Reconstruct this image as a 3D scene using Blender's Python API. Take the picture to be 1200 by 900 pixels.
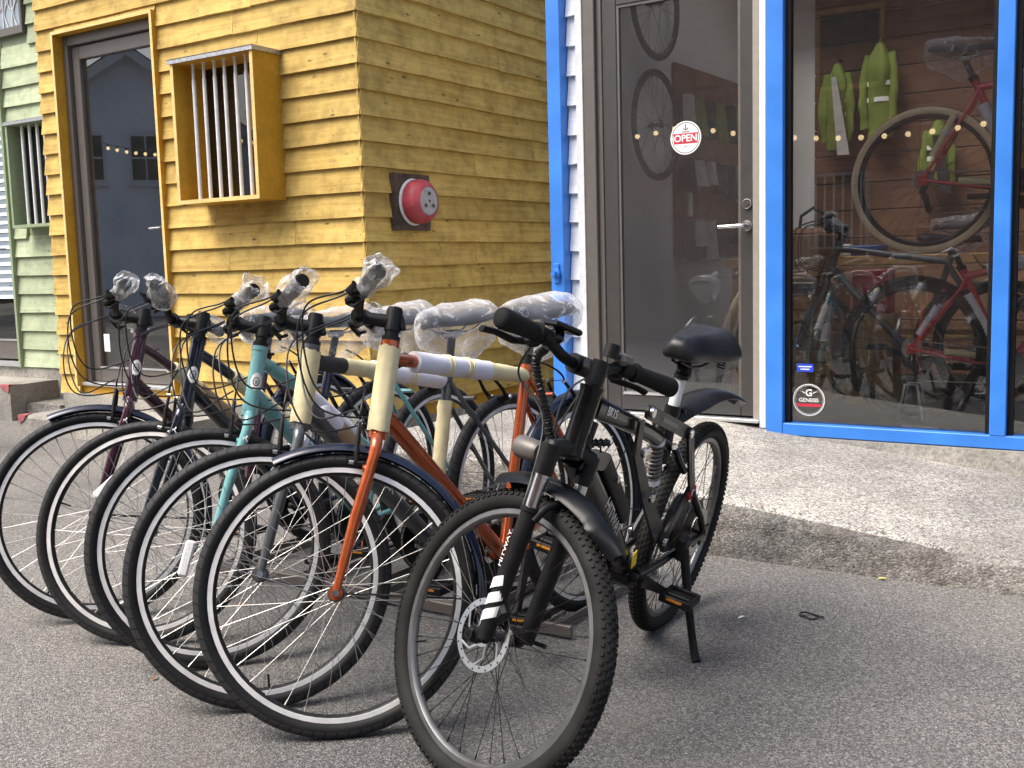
import bpy, math, random
from math import sin, cos, pi, radians, atan2, sqrt
from mathutils import Vector as V, Matrix, noise, Quaternion

for o in list(bpy.data.objects): bpy.data.objects.remove(o)
SC = bpy.context.scene
C = SC.collection
random.seed(7)

# ------------------------------------------------------------------ camera, sky, sun, exposure
YAW, PITCH, ROLL, CAMH = .57795, .11326, .02753, 1.13
_F = V((-sin(YAW)*cos(PITCH), cos(YAW)*cos(PITCH), -sin(PITCH)))
_r = V((cos(YAW), sin(YAW), 0)); _d = _F.cross(_r)
_r2 = _r*cos(ROLL) + _d*sin(ROLL); _d2 = _d*cos(ROLL) - _r*sin(ROLL)
cam = bpy.data.objects.new('camera', bpy.data.cameras.new('camera'))
C.objects.link(cam)
cam.matrix_world = Matrix(((_r2.x, -_d2.x, -_F.x, 0), (_r2.y, -_d2.y, -_F.y, 0), (_r2.z, -_d2.z, -_F.z, CAMH), (0, 0, 0, 1)))
cam.data.sensor_width = 36; cam.data.lens = 36*1245.7/1200
cam.data.clip_start = .05; cam.data.clip_end = 400
SC.camera = cam

SUN_EL, SUN_AZ = radians(57), radians(236)        # direction the light comes from (az from +x)
w = bpy.data.worlds.new('World'); SC.world = w; w.use_nodes = True
nt = w.node_tree; bg = nt.nodes['Background']
sky = nt.nodes.new('ShaderNodeTexSky'); sky.sky_type = 'NISHITA'; sky.sun_disc = False
sky.sun_elevation = SUN_EL; sky.sun_rotation = pi/2 - SUN_AZ
sky.air_density = 1.0; sky.dust_density = 6.0; sky.ozone_density = .6
nt.links.new(sky.outputs[0], bg.inputs[0]); bg.inputs[1].default_value = .115
sd = bpy.data.lights.new('sun', 'SUN'); sd.energy = 1.5; sd.angle = radians(40); sd.color = (1, .98, .95)
sun = bpy.data.objects.new('sun', sd); C.objects.link(sun)
sun.rotation_euler = V((cos(SUN_EL)*cos(SUN_AZ), cos(SUN_EL)*sin(SUN_AZ), sin(SUN_EL))).to_track_quat('Z', 'Y').to_euler()
vs = SC.view_settings
vs.view_transform = 'Standard'; vs.look = 'None'; vs.exposure = 1.25; vs.gamma = 1; vs.use_curve_mapping = False

# ------------------------------------------------------------------ mesh helpers
class MB:
    def __init__(s): s.v = []; s.f = []
    def add(s, vs, fs):
        o = len(s.v); s.v += [tuple(p) for p in vs]; s.f += [tuple(i+o for i in f) for f in fs]; return s
    def tube(s, pts, r, n=10, caps=True, flat=1.0):
        pts = [V(p) for p in pts]; k = len(pts)
        rs = list(r) if isinstance(r, (list, tuple)) else [r]*k
        t0 = (pts[1]-pts[0]).normalized()
        up = V((0, 1, 0)) if abs(t0.y) < .9 else V((0, 0, 1))
        u = (up - t0*up.dot(t0)).normalized(); vs = []; prev = t0
        for i, p in enumerate(pts):
            t = (pts[min(i+1, k-1)]-pts[max(i-1, 0)]).normalized()
            q = prev.rotation_difference(t); u = q @ u; u = (u - t*u.dot(t)).normalized(); prev = t
            b = t.cross(u)
            for j in range(n):
                a = 2*pi*j/n; vs.append(p + (u*cos(a)*flat + b*sin(a))*rs[i])
        fs = [(i*n+j, i*n+(j+1) % n, (i+1)*n+(j+1) % n, (i+1)*n+j) for i in range(k-1) for j in range(n)]
        if caps: fs += [tuple(range(n-1, -1, -1)), tuple(range((k-1)*n, k*n))]
        return s.add(vs, fs)
    def box(s, c, d, m=None, bev=0):
        c = V(c); x, y, z = d[0]/2, d[1]/2, d[2]/2
        if bev <= 0:
            vs = [V((a, b, e)) for e in (-z, z) for b in (-y, y) for a in (-x, x)]
            fs = [(0, 2, 3, 1), (4, 5, 7, 6), (0, 1, 5, 4), (2, 6, 7, 3), (0, 4, 6, 2), (1, 3, 7, 5)]
        else:
            b = min(bev, x*.9, y*.9, z*.9); vs = []; fs = []
            def ring(e, ins):
                xx, yy = x-ins, y-ins
                return [V(p) for p in ((-xx+b, -yy, e), (xx-b, -yy, e), (xx, -yy+b, e), (xx, yy-b, e), (xx-b, yy, e), (-xx+b, yy, e), (-xx, yy-b, e), (-xx, -yy+b, e))]
            xb, yb = x-b, y-b
            def ringi(e): return [V(p) for p in ((-xb, -yb, e), (xb, -yb, e), (xb, -yb, e), (xb, yb, e), (xb, yb, e), (-xb, yb, e), (-xb, yb, e), (-xb, -yb, e))]
            R = [[V((p.x*(x-b)/x, p.y*(y-b)/y, -z)) for p in ring(-z, 0)], ring(-z+b, 0), ring(z-b, 0), [V((p.x*(x-b)/x, p.y*(y-b)/y, z)) for p in ring(z, 0)]]
            for q in R: vs += q
            for i in range(3):
                for j in range(8): fs.append((i*8+j, i*8+(j+1) % 8, (i+1)*8+(j+1) % 8, (i+1)*8+j))
            fs += [tuple(range(7, -1, -1)), tuple(range(24, 32))]
        if m is not None: vs = [m @ p for p in vs]
        return s.add([c+p for p in vs], fs)
    def bx(s, x0, x1, y0, y1, z0, z1, bev=0):
        return s.box(((x0+x1)/2, (y0+y1)/2, (z0+z1)/2), (x1-x0, y1-y0, z1-z0), None, bev)
    def lathe(s, prof, n=32, closed=False, a0=0, a1=2*pi, c=(0, 0, 0), rot=None):
        """profile [(radius, y)] swept about the local y axis"""
        full = abs(a1-a0-2*pi) < 1e-6; m = n if full else n+1; k = len(prof); c = V(c); vs = []
        for i in range(m):
            a = a0+(a1-a0)*i/n
            for r, y in prof:
                p = V((r*cos(a), y, r*sin(a)))
                vs.append(c + (rot @ p if rot is not None else p))
        fs = []
        for i in range(n):
            i2 = (i+1) % m
            for j in range(k if closed else k-1):
                j2 = (j+1) % k; fs.append((i*k+j, i*k+j2, i2*k+j2, i2*k+j))
        if closed and not full: fs += [tuple(range(k)), tuple(range((m-1)*k+k-1, (m-1)*k-1, -1))]
        return s.add(vs, fs)
    def disc(s, r, y0, y1, n=24, c=(0, 0, 0), rot=None, bev=.0):
        b = bev; pr = [(0.0001, y0), (r-b, y0), (r, y0+b), (r, y1-b), (r-b, y1), (0.0001, y1)] if b else [(0.0001, y0), (r, y0), (r, y1), (0.0001, y1)]
        return s.lathe(pr, n, c=c, rot=rot)
    def prism(s, poly, y0, y1, m=None):
        """polygon in xz, extruded along y"""
        n = len(poly); vs = [V((x, y0, z)) for x, z in poly] + [V((x, y1, z)) for x, z in poly]
        fs = [tuple(range(n)), tuple(range(2*n-1, n-1, -1))] + [(i, i+n, (i+1) % n+n, (i+1) % n) for i in range(n)]
        if m is not None: vs = [m @ p for p in vs]
        return s.add(vs, fs)
    def plate(s, a, b, w, y0, y1, n=6):
        """round-ended link plate between two xz points"""
        a = V((a[0], a[1])); b = V((b[0], b[1])); t = atan2(b.y-a.y, b.x-a.x); poly = []
        for i in range(n+1):
            q = t+pi/2+pi*i/n; poly.append((a.x+w*cos(q), a.y+w*sin(q)))
        for i in range(n+1):
            q = t-pi/2+pi*i/n; poly.append((b.x+w*cos(q), b.y+w*sin(q)))
        return s.prism(poly, y0, y1)
    def loft(s, secs, caps=True):
        k = len(secs[0]); vs = [p for q in secs for p in q]
        fs = [(i*k+j, i*k+(j+1) % k, (i+1)*k+(j+1) % k, (i+1)*k+j) for i in range(len(secs)-1) for j in range(k)]
        if caps: fs += [tuple(range(k-1, -1, -1)), tuple(range((len(secs)-1)*k, len(secs)*k))]
        return s.add(vs, fs)
    def ball(s, c, r, n=10, m=6, sc=(1, 1, 1)):
        c = V(c); secs = []
        for i in range(m+1):
            a = -pi/2+pi*i/m; rr = max(cos(a), .02)*r
            secs.append([c+V((rr*cos(2*pi*j/n)*sc[0], rr*sin(2*pi*j/n)*sc[1], r*sin(a)*sc[2])) for j in range(n)])
        return s.loft(secs)
    def mesh(s, name, mat, smooth=38):
        me = bpy.data.meshes.new(name); me.from_pydata(s.v, [], s.f); me.update()
        if smooth:
            me.polygons.foreach_set('use_smooth', [True]*len(me.polygons)); me.set_sharp_from_angle(angle=radians(smooth))
        if mat: me.materials.append(M[mat] if isinstance(mat, str) else mat)
        return me
    def build(s, name, mat, parent=None, mx=None, smooth=38, label=None):
        return put(name, s.mesh(name, mat, smooth), parent, mx, label)

def put(name, me, parent=None, mx=None, label=None):
    o = bpy.data.objects.new(name, me); C.objects.link(o)
    if parent is not None: o.parent = parent
    if mx is not None: o.matrix_basis = mx
    if label: o['label'] = label
    return o
def tag(o, label=None, cat=None, group=None, kind=None):
    if label: o['label'] = label
    if cat: o['category'] = cat
    if group: o['group'] = group
    if kind: o['kind'] = kind
    return o
def thing(name, label, cat, mx=None, group=None):
    o = put(name, None, None, mx); o.empty_display_size = .1
    return tag(o, label, cat, group)
def bez(p0, p1, p2, p3, n=12):
    p0, p1, p2, p3 = V(p0), V(p1), V(p2), V(p3); out = []
    for i in range(n+1):
        t = i/n; u = 1-t; out.append(p0*u**3+p1*3*u*u*t+p2*3*u*t*t+p3*t**3)
    return out
def spline(P, n=8):
    P = [V(p) for p in P]; P = [P[0]*2-P[1]]+P+[P[-1]*2-P[-2]]; out = []
    for i in range(1, len(P)-2):
        for k in range(n):
            t = k/n; a, b, c, d = P[i-1:i+3]
            out.append(.5*((2*b)+(c-a)*t+(2*a-5*b+4*c-d)*t*t+(3*b-a-3*c+d)*t**3))
    return out+[P[-2]]
def text_mesh(txt, size, mat, bend=None, ex=.0004, align='CENTER', bold=0):
    cu = bpy.data.curves.new('t', 'FONT'); cu.body = txt; cu.size = size; cu.extrude = ex
    cu.align_x = align; cu.align_y = 'CENTER'; cu.resolution_u = 3; cu.offset = bold
    ob = bpy.data.objects.new('t', cu); C.objects.link(ob)
    bpy.context.view_layer.update()
    me = bpy.data.meshes.new_from_object(ob.evaluated_get(bpy.context.evaluated_depsgraph_get()))
    bpy.data.objects.remove(ob)
    if bend:
        for v in me.vertices:
            x, y, z = v.co; a = y/bend; v.co = (x, sin(a)*(bend+z), (cos(a)-1)*(bend+z)+z)
    me.materials.clear(); me.materials.append(M[mat]); me.name = 'lettering'
    return me
def frame_mx(o, ex, ey):
    """matrix with origin o, x axis ex, y axis ~ey"""
    ex = V(ex).normalized(); ez = ex.cross(V(ey)).normalized(); ey = ez.cross(ex)
    return Matrix(((ex.x, ey.x, ez.x, o[0]), (ex.y, ey.y, ez.y, o[1]), (ex.z, ey.z, ez.z, o[2]), (0, 0, 0, 1)))
T = Matrix.Translation

# ------------------------------------------------------------------ materials
M = {}
def mk(name):
    m = bpy.data.materials.new(name); m.use_nodes = True; M[name] = m
    return m, m.node_tree, m.node_tree.nodes['Principled BSDF']
def N(nt, t, **k):
    n = nt.nodes.new('ShaderNode'+t)
    for a, b in k.items():
        if a.startswith('i_'): n.inputs[a[2:].replace('_', ' ')].default_value = b
        else: setattr(n, a, b)
    return n
def simple(name, col, rough=.5, metal=0, coat=0, spec=.5, var=.12, vscale=30, bump=0, bscale=200, rvar=.1):
    m, t, p = mk(name)
    p.inputs['Roughness'].default_value = rough; p.inputs['Metallic'].default_value = metal
    p.inputs['Coat Weight'].default_value = coat; p.inputs['Coat Roughness'].default_value = .08
    p.inputs['Specular IOR Level'].default_value = spec
    tc = N(t, 'TexCoord'); nz = N(t, 'TexNoise'); nz.inputs['Scale'].default_value = vscale; nz.inputs['Detail'].default_value = 5
    t.links.new(tc.outputs['Object'], nz.inputs['Vector'])
    r = N(t, 'ValToRGB'); c = V(col)
    r.color_ramp.elements[0].position = .3; r.color_ramp.elements[1].position = .7
    r.color_ramp.elements[0].color = (*(c*(1-var)), 1); r.color_ramp.elements[1].color = (*[min(1, x) for x in c*(1+var)], 1)
    t.links.new(nz.outputs['Fac'], r.inputs['Fac']); t.links.new(r.outputs['Color'], p.inputs['Base Color'])
    mr = N(t, 'MapRange'); mr.inputs['To Min'].default_value = max(.02, rough-rvar); mr.inputs['To Max'].default_value = min(1, rough+rvar)
    t.links.new(nz.outputs['Fac'], mr.inputs['Value']); t.links.new(mr.outputs['Result'], p.inputs['Roughness'])
    if bump:
        b = N(t, 'TexNoise'); b.inputs['Scale'].default_value = bscale; b.inputs['Detail'].default_value = 4
        t.links.new(tc.outputs['Object'], b.inputs['Vector'])
        bp = N(t, 'Bump'); bp.inputs['Strength'].default_value = bump; bp.inputs['Distance'].default_value = .002
        t.links.new(b.outputs['Fac'], bp.inputs['Height']); t.links.new(bp.outputs['Normal'], p.inputs['Normal'])
    return m
def wood(name, c0, c1, knots=.55, rough=.75, grain=1.0, dirt=.35, rnd=.18):
    m, t, p = mk(name); L = t.links.new
    tc = N(t, 'TexCoord'); oi = N(t, 'ObjectInfo')
    off = N(t, 'VectorMath', operation='SCALE'); cmb = N(t, 'CombineXYZ')
    for i, s in enumerate((37., 11., 23.)):
        mm = N(t, 'Math', operation='MULTIPLY'); mm.inputs[1].default_value = s; L(oi.outputs['Random'], mm.inputs[0]); L(mm.outputs[0], cmb.inputs[i])
    ad = N(t, 'VectorMath', operation='ADD'); L(tc.outputs['Object'], ad.inputs[0]); L(cmb.outputs[0], ad.inputs[1])
    mp = N(t, 'Mapping'); mp.inputs['Scale'].default_value = (2.2, 60, 42); L(ad.outputs[0], mp.inputs['Vector'])
    n1 = N(t, 'TexNoise'); n1.inputs['Scale'].default_value = 1; n1.inputs['Detail'].default_value = 6; n1.inputs['Distortion'].default_value = .6; L(mp.outputs[0], n1.inputs['Vector'])
    n2 = N(t, 'TexNoise'); n2.inputs['Scale'].default_value = 4; n2.inputs['Detail'].default_value = 4; L(ad.outputs[0], n2.inputs['Vector'])
    r = N(t, 'ValToRGB'); r.color_ramp.elements[0].position = .32; r.color_ramp.elements[1].position = .66
    r.color_ramp.elements[0].color = (*c0, 1); r.color_ramp.elements[1].color = (*c1, 1)
    mx = N(t, 'Math', operation='ADD'); m1 = N(t, 'Math', operation='MULTIPLY'); m1.inputs[1].default_value = .55*grain; m2 = N(t, 'Math', operation='MULTIPLY'); m2.inputs[1].default_value = .45
    L(n1.outputs['Fac'], m1.inputs[0]); L(n2.outputs['Fac'], m2.inputs[0]); L(m1.outputs[0], mx.inputs[0]); L(m2.outputs[0], mx.inputs[1]); L(mx.outputs[0], r.inputs['Fac'])
    # knots
    mk_ = N(t, 'Mapping'); mk_.inputs['Scale'].default_value = (3.2, 1, 9); L(ad.outputs[0], mk_.inputs['Vector'])
    vo = N(t, 'TexVoronoi'); vo.inputs['Scale'].default_value = 1.25; L(mk_.outputs[0], vo.inputs['Vector'])
    kr = N(t, 'ValToRGB'); kr.color_ramp.elements[0].position = .035; kr.color_ramp.elements[1].position = .12
    kr.color_ramp.elements[0].color = (1-knots,)*3+(1,); kr.color_ramp.elements[1].color = (1, 1, 1, 1); L(vo.outputs['Distance'], kr.inputs['Fac'])
    mul = N(t, 'Mix', data_type='RGBA', blend_type='MULTIPLY'); mul.inputs[0].default_value = 1
    L(r.outputs['Color'], mul.inputs[6]); L(kr.outputs['Color'], mul.inputs[7])
    # weather stains
    n3 = N(t, 'TexNoise'); n3.inputs['Scale'].default_value = 9; n3.inputs['Detail'].default_value = 8; n3.inputs['Roughness'].default_value = .7; L(ad.outputs[0], n3.inputs['Vector'])
    dr = N(t, 'ValToRGB'); dr.color_ramp.elements[0].position = .3; dr.color_ramp.elements[1].position = .55
    dr.color_ramp.elements[0].color = (1-dirt,)*3+(1,); dr.color_ramp.elements[1].color = (1, 1, 1, 1); L(n3.outputs['Fac'], dr.inputs['Fac'])
    mul2 = N(t, 'Mix', data_type='RGBA', blend_type='MULTIPLY'); mul2.inputs[0].default_value = 1; L(mul.outputs[2], mul2.inputs[6]); L(dr.outputs['Color'], mul2.inputs[7])
    hs = N(t, 'HueSaturation'); mr = N(t, 'MapRange'); mr.inputs['To Min'].default_value = 1-rnd; mr.inputs['To Max'].default_value = 1+rnd
    L(oi.outputs['Random'], mr.inputs['Value']); L(mr.outputs[0], hs.inputs['Value']); L(mul2.outputs[2], hs.inputs['Color'])
    L(hs.outputs[0], p.inputs['Base Color']); p.inputs['Roughness'].default_value = rough
    p.inputs['Specular IOR Level'].default_value = .3
    bp = N(t, 'Bump'); bp.inputs['Strength'].default_value = .5; bp.inputs['Distance'].default_value = .0025
    L(n1.outputs['Fac'], bp.inputs['Height']); L(bp.outputs['Normal'], p.inputs['Normal'])
    return m
def ground_mat(name, cols, scale, patch, rough=.95, bump=.6, dist=.004, stain=None, streak=None):
    """aggregate: cells of stone in binder, with broad patches"""
    m, t, p = mk(name); L = t.links.new; tc = N(t, 'TexCoord')
    vo = N(t, 'TexVoronoi'); vo.inputs['Scale'].default_value = scale; L(tc.outputs['Object'], vo.inputs['Vector'])
    bw = N(t, 'RGBToBW'); L(vo.outputs['Color'], bw.inputs[0])
    r = N(t, 'ValToRGB'); e = r.color_ramp.elements
    e[0].position = .12; e[1].position = .9; e[0].color = (*cols[0], 1); e[1].color = (*cols[2], 1)
    q = e.new(.52); q.color = (*cols[1], 1); L(bw.outputs[0], r.inputs['Fac'])
    n1 = N(t, 'TexNoise'); n1.inputs['Scale'].default_value = patch; n1.inputs['Detail'].default_value = 7; n1.inputs['Roughness'].default_value = .6; L(tc.outputs['Object'], n1.inputs['Vector'])
    pr = N(t, 'ValToRGB'); pr.color_ramp.elements[0].position = .3; pr.color_ramp.elements[1].position = .7
    pr.color_ramp.elements[0].color = (.64, .645, .65, 1); pr.color_ramp.elements[1].color = (1.14, 1.12, 1.09, 1); L(n1.outputs['Fac'], pr.inputs['Fac'])
    mu = N(t, 'Mix', data_type='RGBA', blend_type='MULTIPLY'); mu.inputs[0].default_value = 1; L(r.outputs[0], mu.inputs[6]); L(pr.outputs[0], mu.inputs[7])
    n4 = N(t, 'TexNoise'); n4.inputs['Scale'].default_value = scale*.28; n4.inputs['Detail'].default_value = 3; L(tc.outputs['Object'], n4.inputs['Vector'])
    gr = N(t, 'ValToRGB'); gr.color_ramp.elements[0].position = .36; gr.color_ramp.elements[1].position = .6
    gr.color_ramp.elements[0].color = (.72, .72, .72, 1); gr.color_ramp.elements[1].color = (1.05, 1.05, 1.05, 1); L(n4.outputs['Fac'], gr.inputs['Fac'])
    mu3 = N(t, 'Mix', data_type='RGBA', blend_type='MULTIPLY'); mu3.inputs[0].default_value = 1; L(mu.outputs[2], mu3.inputs[6]); L(gr.outputs[0], mu3.inputs[7])
    n5 = N(t, 'TexNoise'); n5.inputs['Scale'].default_value = patch*.45; n5.inputs['Detail'].default_value = 3; n5.inputs['Distortion'].default_value = .8; L(tc.outputs['Object'], n5.inputs['Vector'])
    br = N(t, 'ValToRGB'); br.color_ramp.elements[0].position = .42; br.color_ramp.elements[1].position = .58; br.color_ramp.elements[0].color = (.80, .80, .81, 1); br.color_ramp.elements[1].color = (1.10, 1.09, 1.07, 1); L(n5.outputs['Fac'], br.inputs['Fac'])
    mu4 = N(t, 'Mix', data_type='RGBA', blend_type='MULTIPLY'); mu4.inputs[0].default_value = 1; L(mu3.outputs[2], mu4.inputs[6]); L(br.outputs[0], mu4.inputs[7])
    last = mu4.outputs[2]
    if stain:
        n2 = N(t, 'TexNoise'); n2.inputs['Scale'].default_value = stain[1]; n2.inputs['Detail'].default_value = 8; n2.inputs['Roughness'].default_value = .65; L(tc.outputs['Object'], n2.inputs['Vector'])
        sr = N(t, 'ValToRGB'); sr.color_ramp.elements[0].position = stain[2]; sr.color_ramp.elements[1].position = stain[3]
        sr.color_ramp.elements[0].color = (0, 0, 0, 1); sr.color_ramp.elements[1].color = (stain[4],)*3+(1,); L(n2.outputs['Fac'], sr.inputs['Fac'])
        ms = N(t, 'Mix', data_type='RGBA', blend_type='MIX'); L(sr.outputs[0], ms.inputs[0]); L(last, ms.inputs[6]); ms.inputs[7].default_value = (*stain[0], 1); last = ms.outputs[2]
    L(last, p.inputs['Base Color']); p.inputs['Roughness'].default_value = rough; p.inputs['Specular IOR Level'].default_value = .25
    bp = N(t, 'Bump'); bp.inputs['Strength'].default_value = bump; bp.inputs['Distance'].default_value = dist
    L(vo.outputs['Distance'], bp.inputs['Height']); bp.invert = True
    b2 = N(t, 'Bump'); b2.inputs['Strength'].default_value = .5; b2.inputs['Distance'].default_value = .012
    L(n1.outputs['Fac'], b2.inputs['Height']); L(bp.outputs['Normal'], b2.inputs['Normal']); L(b2.outputs['Normal'], p.inputs['Normal'])
    return m
def tyre_mat(name, col, rough, count, k, depth):
    m, t, p = mk(name); L = t.links.new; tc = N(t, 'TexCoord'); sx = N(t, 'SeparateXYZ'); L(tc.outputs['Object'], sx.inputs[0])
    at = N(t, 'Math', operation='ARCTAN2'); L(sx.outputs[2], at.inputs[0]); L(sx.outputs[0], at.inputs[1])
    ab = N(t, 'Math', operation='ABSOLUTE'); L(sx.outputs[1], ab.inputs[0])
    m1 = N(t, 'Math', operation='MULTIPLY'); m1.inputs[1].default_value = count/(2*pi); L(at.outputs[0], m1.inputs[0])
    m2 = N(t, 'Math', operation='MULTIPLY'); m2.inputs[1].default_value = k; L(ab.outputs[0], m2.inputs[0])
    sm = N(t, 'Math', operation='ADD'); L(m1.outputs[0], sm.inputs[0]); L(m2.outputs[0], sm.inputs[1])
    fr = N(t, 'Math', operation='FRACT'); L(sm.outputs[0], fr.inputs[0])
    gr = N(t, 'Math', operation='GREATER_THAN'); gr.inputs[1].default_value = .16; L(fr.outputs[0], gr.inputs[0])
    # only on the crown of the tyre
    ln = N(t, 'VectorMath', operation='LENGTH'); cx = N(t, 'CombineXYZ'); L(sx.outputs[0], cx.inputs[0]); L(sx.outputs[2], cx.inputs[2]); L(cx.outputs[0], ln.inputs[0])
    cr = N(t, 'Math', operation='LESS_THAN'); cr.inputs[1].default_value = .329; L(ln.outputs['Value'], cr.inputs[0])
    mxx = N(t, 'Math', operation='MAXIMUM'); L(gr.outputs[0], mxx.inputs[0]); L(cr.outputs[0], mxx.inputs[1])
    bp = N(t, 'Bump'); bp.inputs['Strength'].default_value = .9; bp.inputs['Distance'].default_value = depth; L(mxx.outputs[0], bp.inputs['Height']); L(bp.outputs['Normal'], p.inputs['Normal'])
    nz = N(t, 'TexNoise'); nz.inputs['Scale'].default_value = 14; nz.inputs['Detail'].default_value = 6; L(tc.outputs['Object'], nz.inputs['Vector'])
    r = N(t, 'ValToRGB'); c = V(col); r.color_ramp.elements[0].position = .35; r.color_ramp.elements[1].position = .75
    r.color_ramp.elements[0].color = (*(c*.75), 1); r.color_ramp.elements[1].color = (*(c*1.7), 1); L(nz.outputs['Fac'], r.inputs['Fac'])
    inv = N(t, 'Math', operation='SUBTRACT'); inv.inputs[0].default_value = 1; L(cr.outputs[0], inv.inputs[1])
    tr_ = N(t, 'Math', operation='MULTIPLY'); L(gr.outputs[0], tr_.inputs[0]); L(inv.outputs[0], tr_.inputs[1])
    mt = N(t, 'Mix', data_type='RGBA', blend_type='MIX'); L(tr_.outputs[0], mt.inputs[0]); L(r.outputs[0], mt.inputs[6]); mt.inputs[7].default_value = (.030, .030, .032, 1) if count else (.02, .0195, .019, 1)
    L(mt.outputs[2], p.inputs['Base Color'])
    p.inputs['Roughness'].default_value = rough; p.inputs['Specular IOR Level'].default_value = .22
    return m
def glass_mat(name, tint=(1, 1, 1), boost=1.0, haze=0.0):
    m, t, p = mk(name); L = t.links.new; t.nodes.remove(p); out = [n for n in t.nodes if n.type == 'OUTPUT_MATERIAL'][0]
    tr = N(t, 'BsdfTransparent'); tr.inputs[0].default_value = (*tint, 1); gl = N(t, 'BsdfGlossy'); gl.inputs['Roughness'].default_value = 0.004
    fr = N(t, 'Fresnel'); fr.inputs['IOR'].default_value = 1.5
    nz = N(t, 'TexNoise'); nz.inputs['Scale'].default_value = 1.4; tc = N(t, 'TexCoord'); L(tc.outputs['Object'], nz.inputs['Vector'])
    bp = N(t, 'Bump'); bp.inputs['Strength'].default_value = .05; bp.inputs['Distance'].default_value = .003; L(nz.outputs['Fac'], bp.inputs['Height']); L(bp.outputs[0], gl.inputs['Normal'])
    mm = N(t, 'Math', operation='MULTIPLY'); mm.inputs[1].default_value = boost; L(fr.outputs[0], mm.inputs[0])
    mx = N(t, 'MixShader'); L(mm.outputs[0], mx.inputs[0]); L(tr.outputs[0], mx.inputs[1]); L(gl.outputs[0], mx.inputs[2])
    df = N(t, 'BsdfDiffuse'); df.inputs[0].default_value = (.75, .76, .76, 1); n3 = N(t, 'TexNoise'); n3.inputs['Scale'].default_value = 2.5; n3.inputs['Detail'].default_value = 8; L(tc.outputs['Object'], n3.inputs['Vector'])  # uneven white veil mixed in for pale sky reflected off the glass
    md = N(t, 'Math', operation='MULTIPLY'); md.inputs[1].default_value = haze*2; L(n3.outputs['Fac'], md.inputs[0])
    m2 = N(t, 'MixShader'); L(md.outputs[0], m2.inputs[0]); L(mx.outputs[0], m2.inputs[1]); L(df.outputs[0], m2.inputs[2]); L(m2.outputs[0], out.inputs[0])
    return m
def film_mat(name, lo=.05, hi=.62):
    m, t, p = mk(name); L = t.links.new; out = [n for n in t.nodes if n.type == 'OUTPUT_MATERIAL'][0]
    p.inputs['Base Color'].default_value = (.92, .93, .95, 1); p.inputs['Roughness'].default_value = .16; p.inputs['Specular IOR Level'].default_value = .9
    tr = N(t, 'BsdfTransparent'); lw = N(t, 'LayerWeight'); lw.inputs['Blend'].default_value = .35
    tc = N(t, 'TexCoord'); nz = N(t, 'TexNoise'); nz.inputs['Scale'].default_value = 13; nz.inputs['Detail'].default_value = 5; nz.inputs['Distortion'].default_value = 3.0; L(tc.outputs['Object'], nz.inputs['Vector'])
    rp = N(t, 'ValToRGB'); rp.color_ramp.elements[0].position = .55; rp.color_ramp.elements[1].position = .66; L(nz.outputs['Fac'], rp.inputs['Fac'])
    m1 = N(t, 'Math', operation='MULTIPLY'); m1.inputs[1].default_value = .28; L(rp.outputs[0], m1.inputs[0])
    m2 = N(t, 'Math', operation='MULTIPLY'); m2.inputs[1].default_value = hi-lo; L(lw.outputs['Facing'], m2.inputs[0])
    s = N(t, 'Math', operation='ADD'); L(m1.outputs[0], s.inputs[0]); L(m2.outputs[0], s.inputs[1]); s2 = N(t, 'Math', operation='ADD', use_clamp=True); s2.inputs[1].default_value = lo; L(s.outputs[0], s2.inputs[0])
    bp = N(t, 'Bump'); bp.inputs['Strength'].default_value = .5; bp.inputs['Distance'].default_value = .005; L(nz.outputs['Fac'], bp.inputs['Height']); L(bp.outputs[0], p.inputs['Normal'])
    mx = N(t, 'MixShader'); L(s2.outputs[0], mx.inputs[0]); L(tr.outputs[0], mx.inputs[1]); L(p.outputs[0], mx.inputs[2]); L(mx.outputs[0], out.inputs[0])
    return m

ground_mat('asphalt', [(.105, .104, .101), (.185, .181, .175), (.40, .395, .38)], 270, .75, bump=.8, dist=.004, stain=((.19, .16, .14), 1.15, .55, .74, .5))
ground_mat('pavement', [(.12, .118, .11), (.42, .41, .385), (.60, .585, .55)], 170, 1.6, bump=.9, dist=.005, stain=((.20, .185, .16), 2.6, .5, .74, .62))
ground_mat('kerb_concrete', [(.16, .155, .145), (.27, .262, .245), (.40, .39, .37)], 140, 2.5, bump=.6, dist=.006, stain=((.09, .08, .065), 5.0, .48, .66, .8))
ground_mat('concrete', [(.27, .265, .25), (.36, .35, .32), (.43, .42, .39)], 230, 2.2, bump=.35, dist=.004, stain=((.16, .15, .12), 3.0, .52, .75, .6))
simple('red_paint', (.30, .085, .095), .8, var=.35, vscale=25)
wood('yellow_board', (.375, .240, .055), (.57, .405, .120), rnd=.11, dirt=.38, knots=.75, grain=1.2)
wood('green_board', (.31, .37, .235), (.44, .50, .335), rnd=.12, dirt=.3)
wood('white_board', (.60, .65, .72), (.76, .80, .86), knots=.2, rnd=.08, dirt=.2)
wood('maroon_board', (.24, .12, .09), (.36, .19, .14), rnd=.12)
wood('pale_board', (.40, .42, .40), (.55, .57, .54), rnd=.1)
wood('ochre_trim', (.46, .24, .018), (.60, .34, .035), knots=.1, rnd=.04, dirt=.2, rough=.55)
wood('pale_edge', (.66, .47, .17), (.80, .60, .26), knots=.1, rnd=.04, dirt=.2)
wood('dark_plate', (.055, .04, .032), (.16, .11, .09), knots=.4, dirt=.6)
wood('pine', (.42, .23, .09), (.58, .36, .16), rnd=.15)
wood('brown_plank', (.13, .065, .038), (.23, .12, .07), rnd=.2)
wood('osb', (.42, .25, .10), (.62, .42, .20), knots=.5, grain=.4)
simple('alu_frame', (.13, .118, .108), .42, .2, var=.05)
simple('alu_dark', (.055, .053, .051), .42, .2, var=.05)
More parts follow.
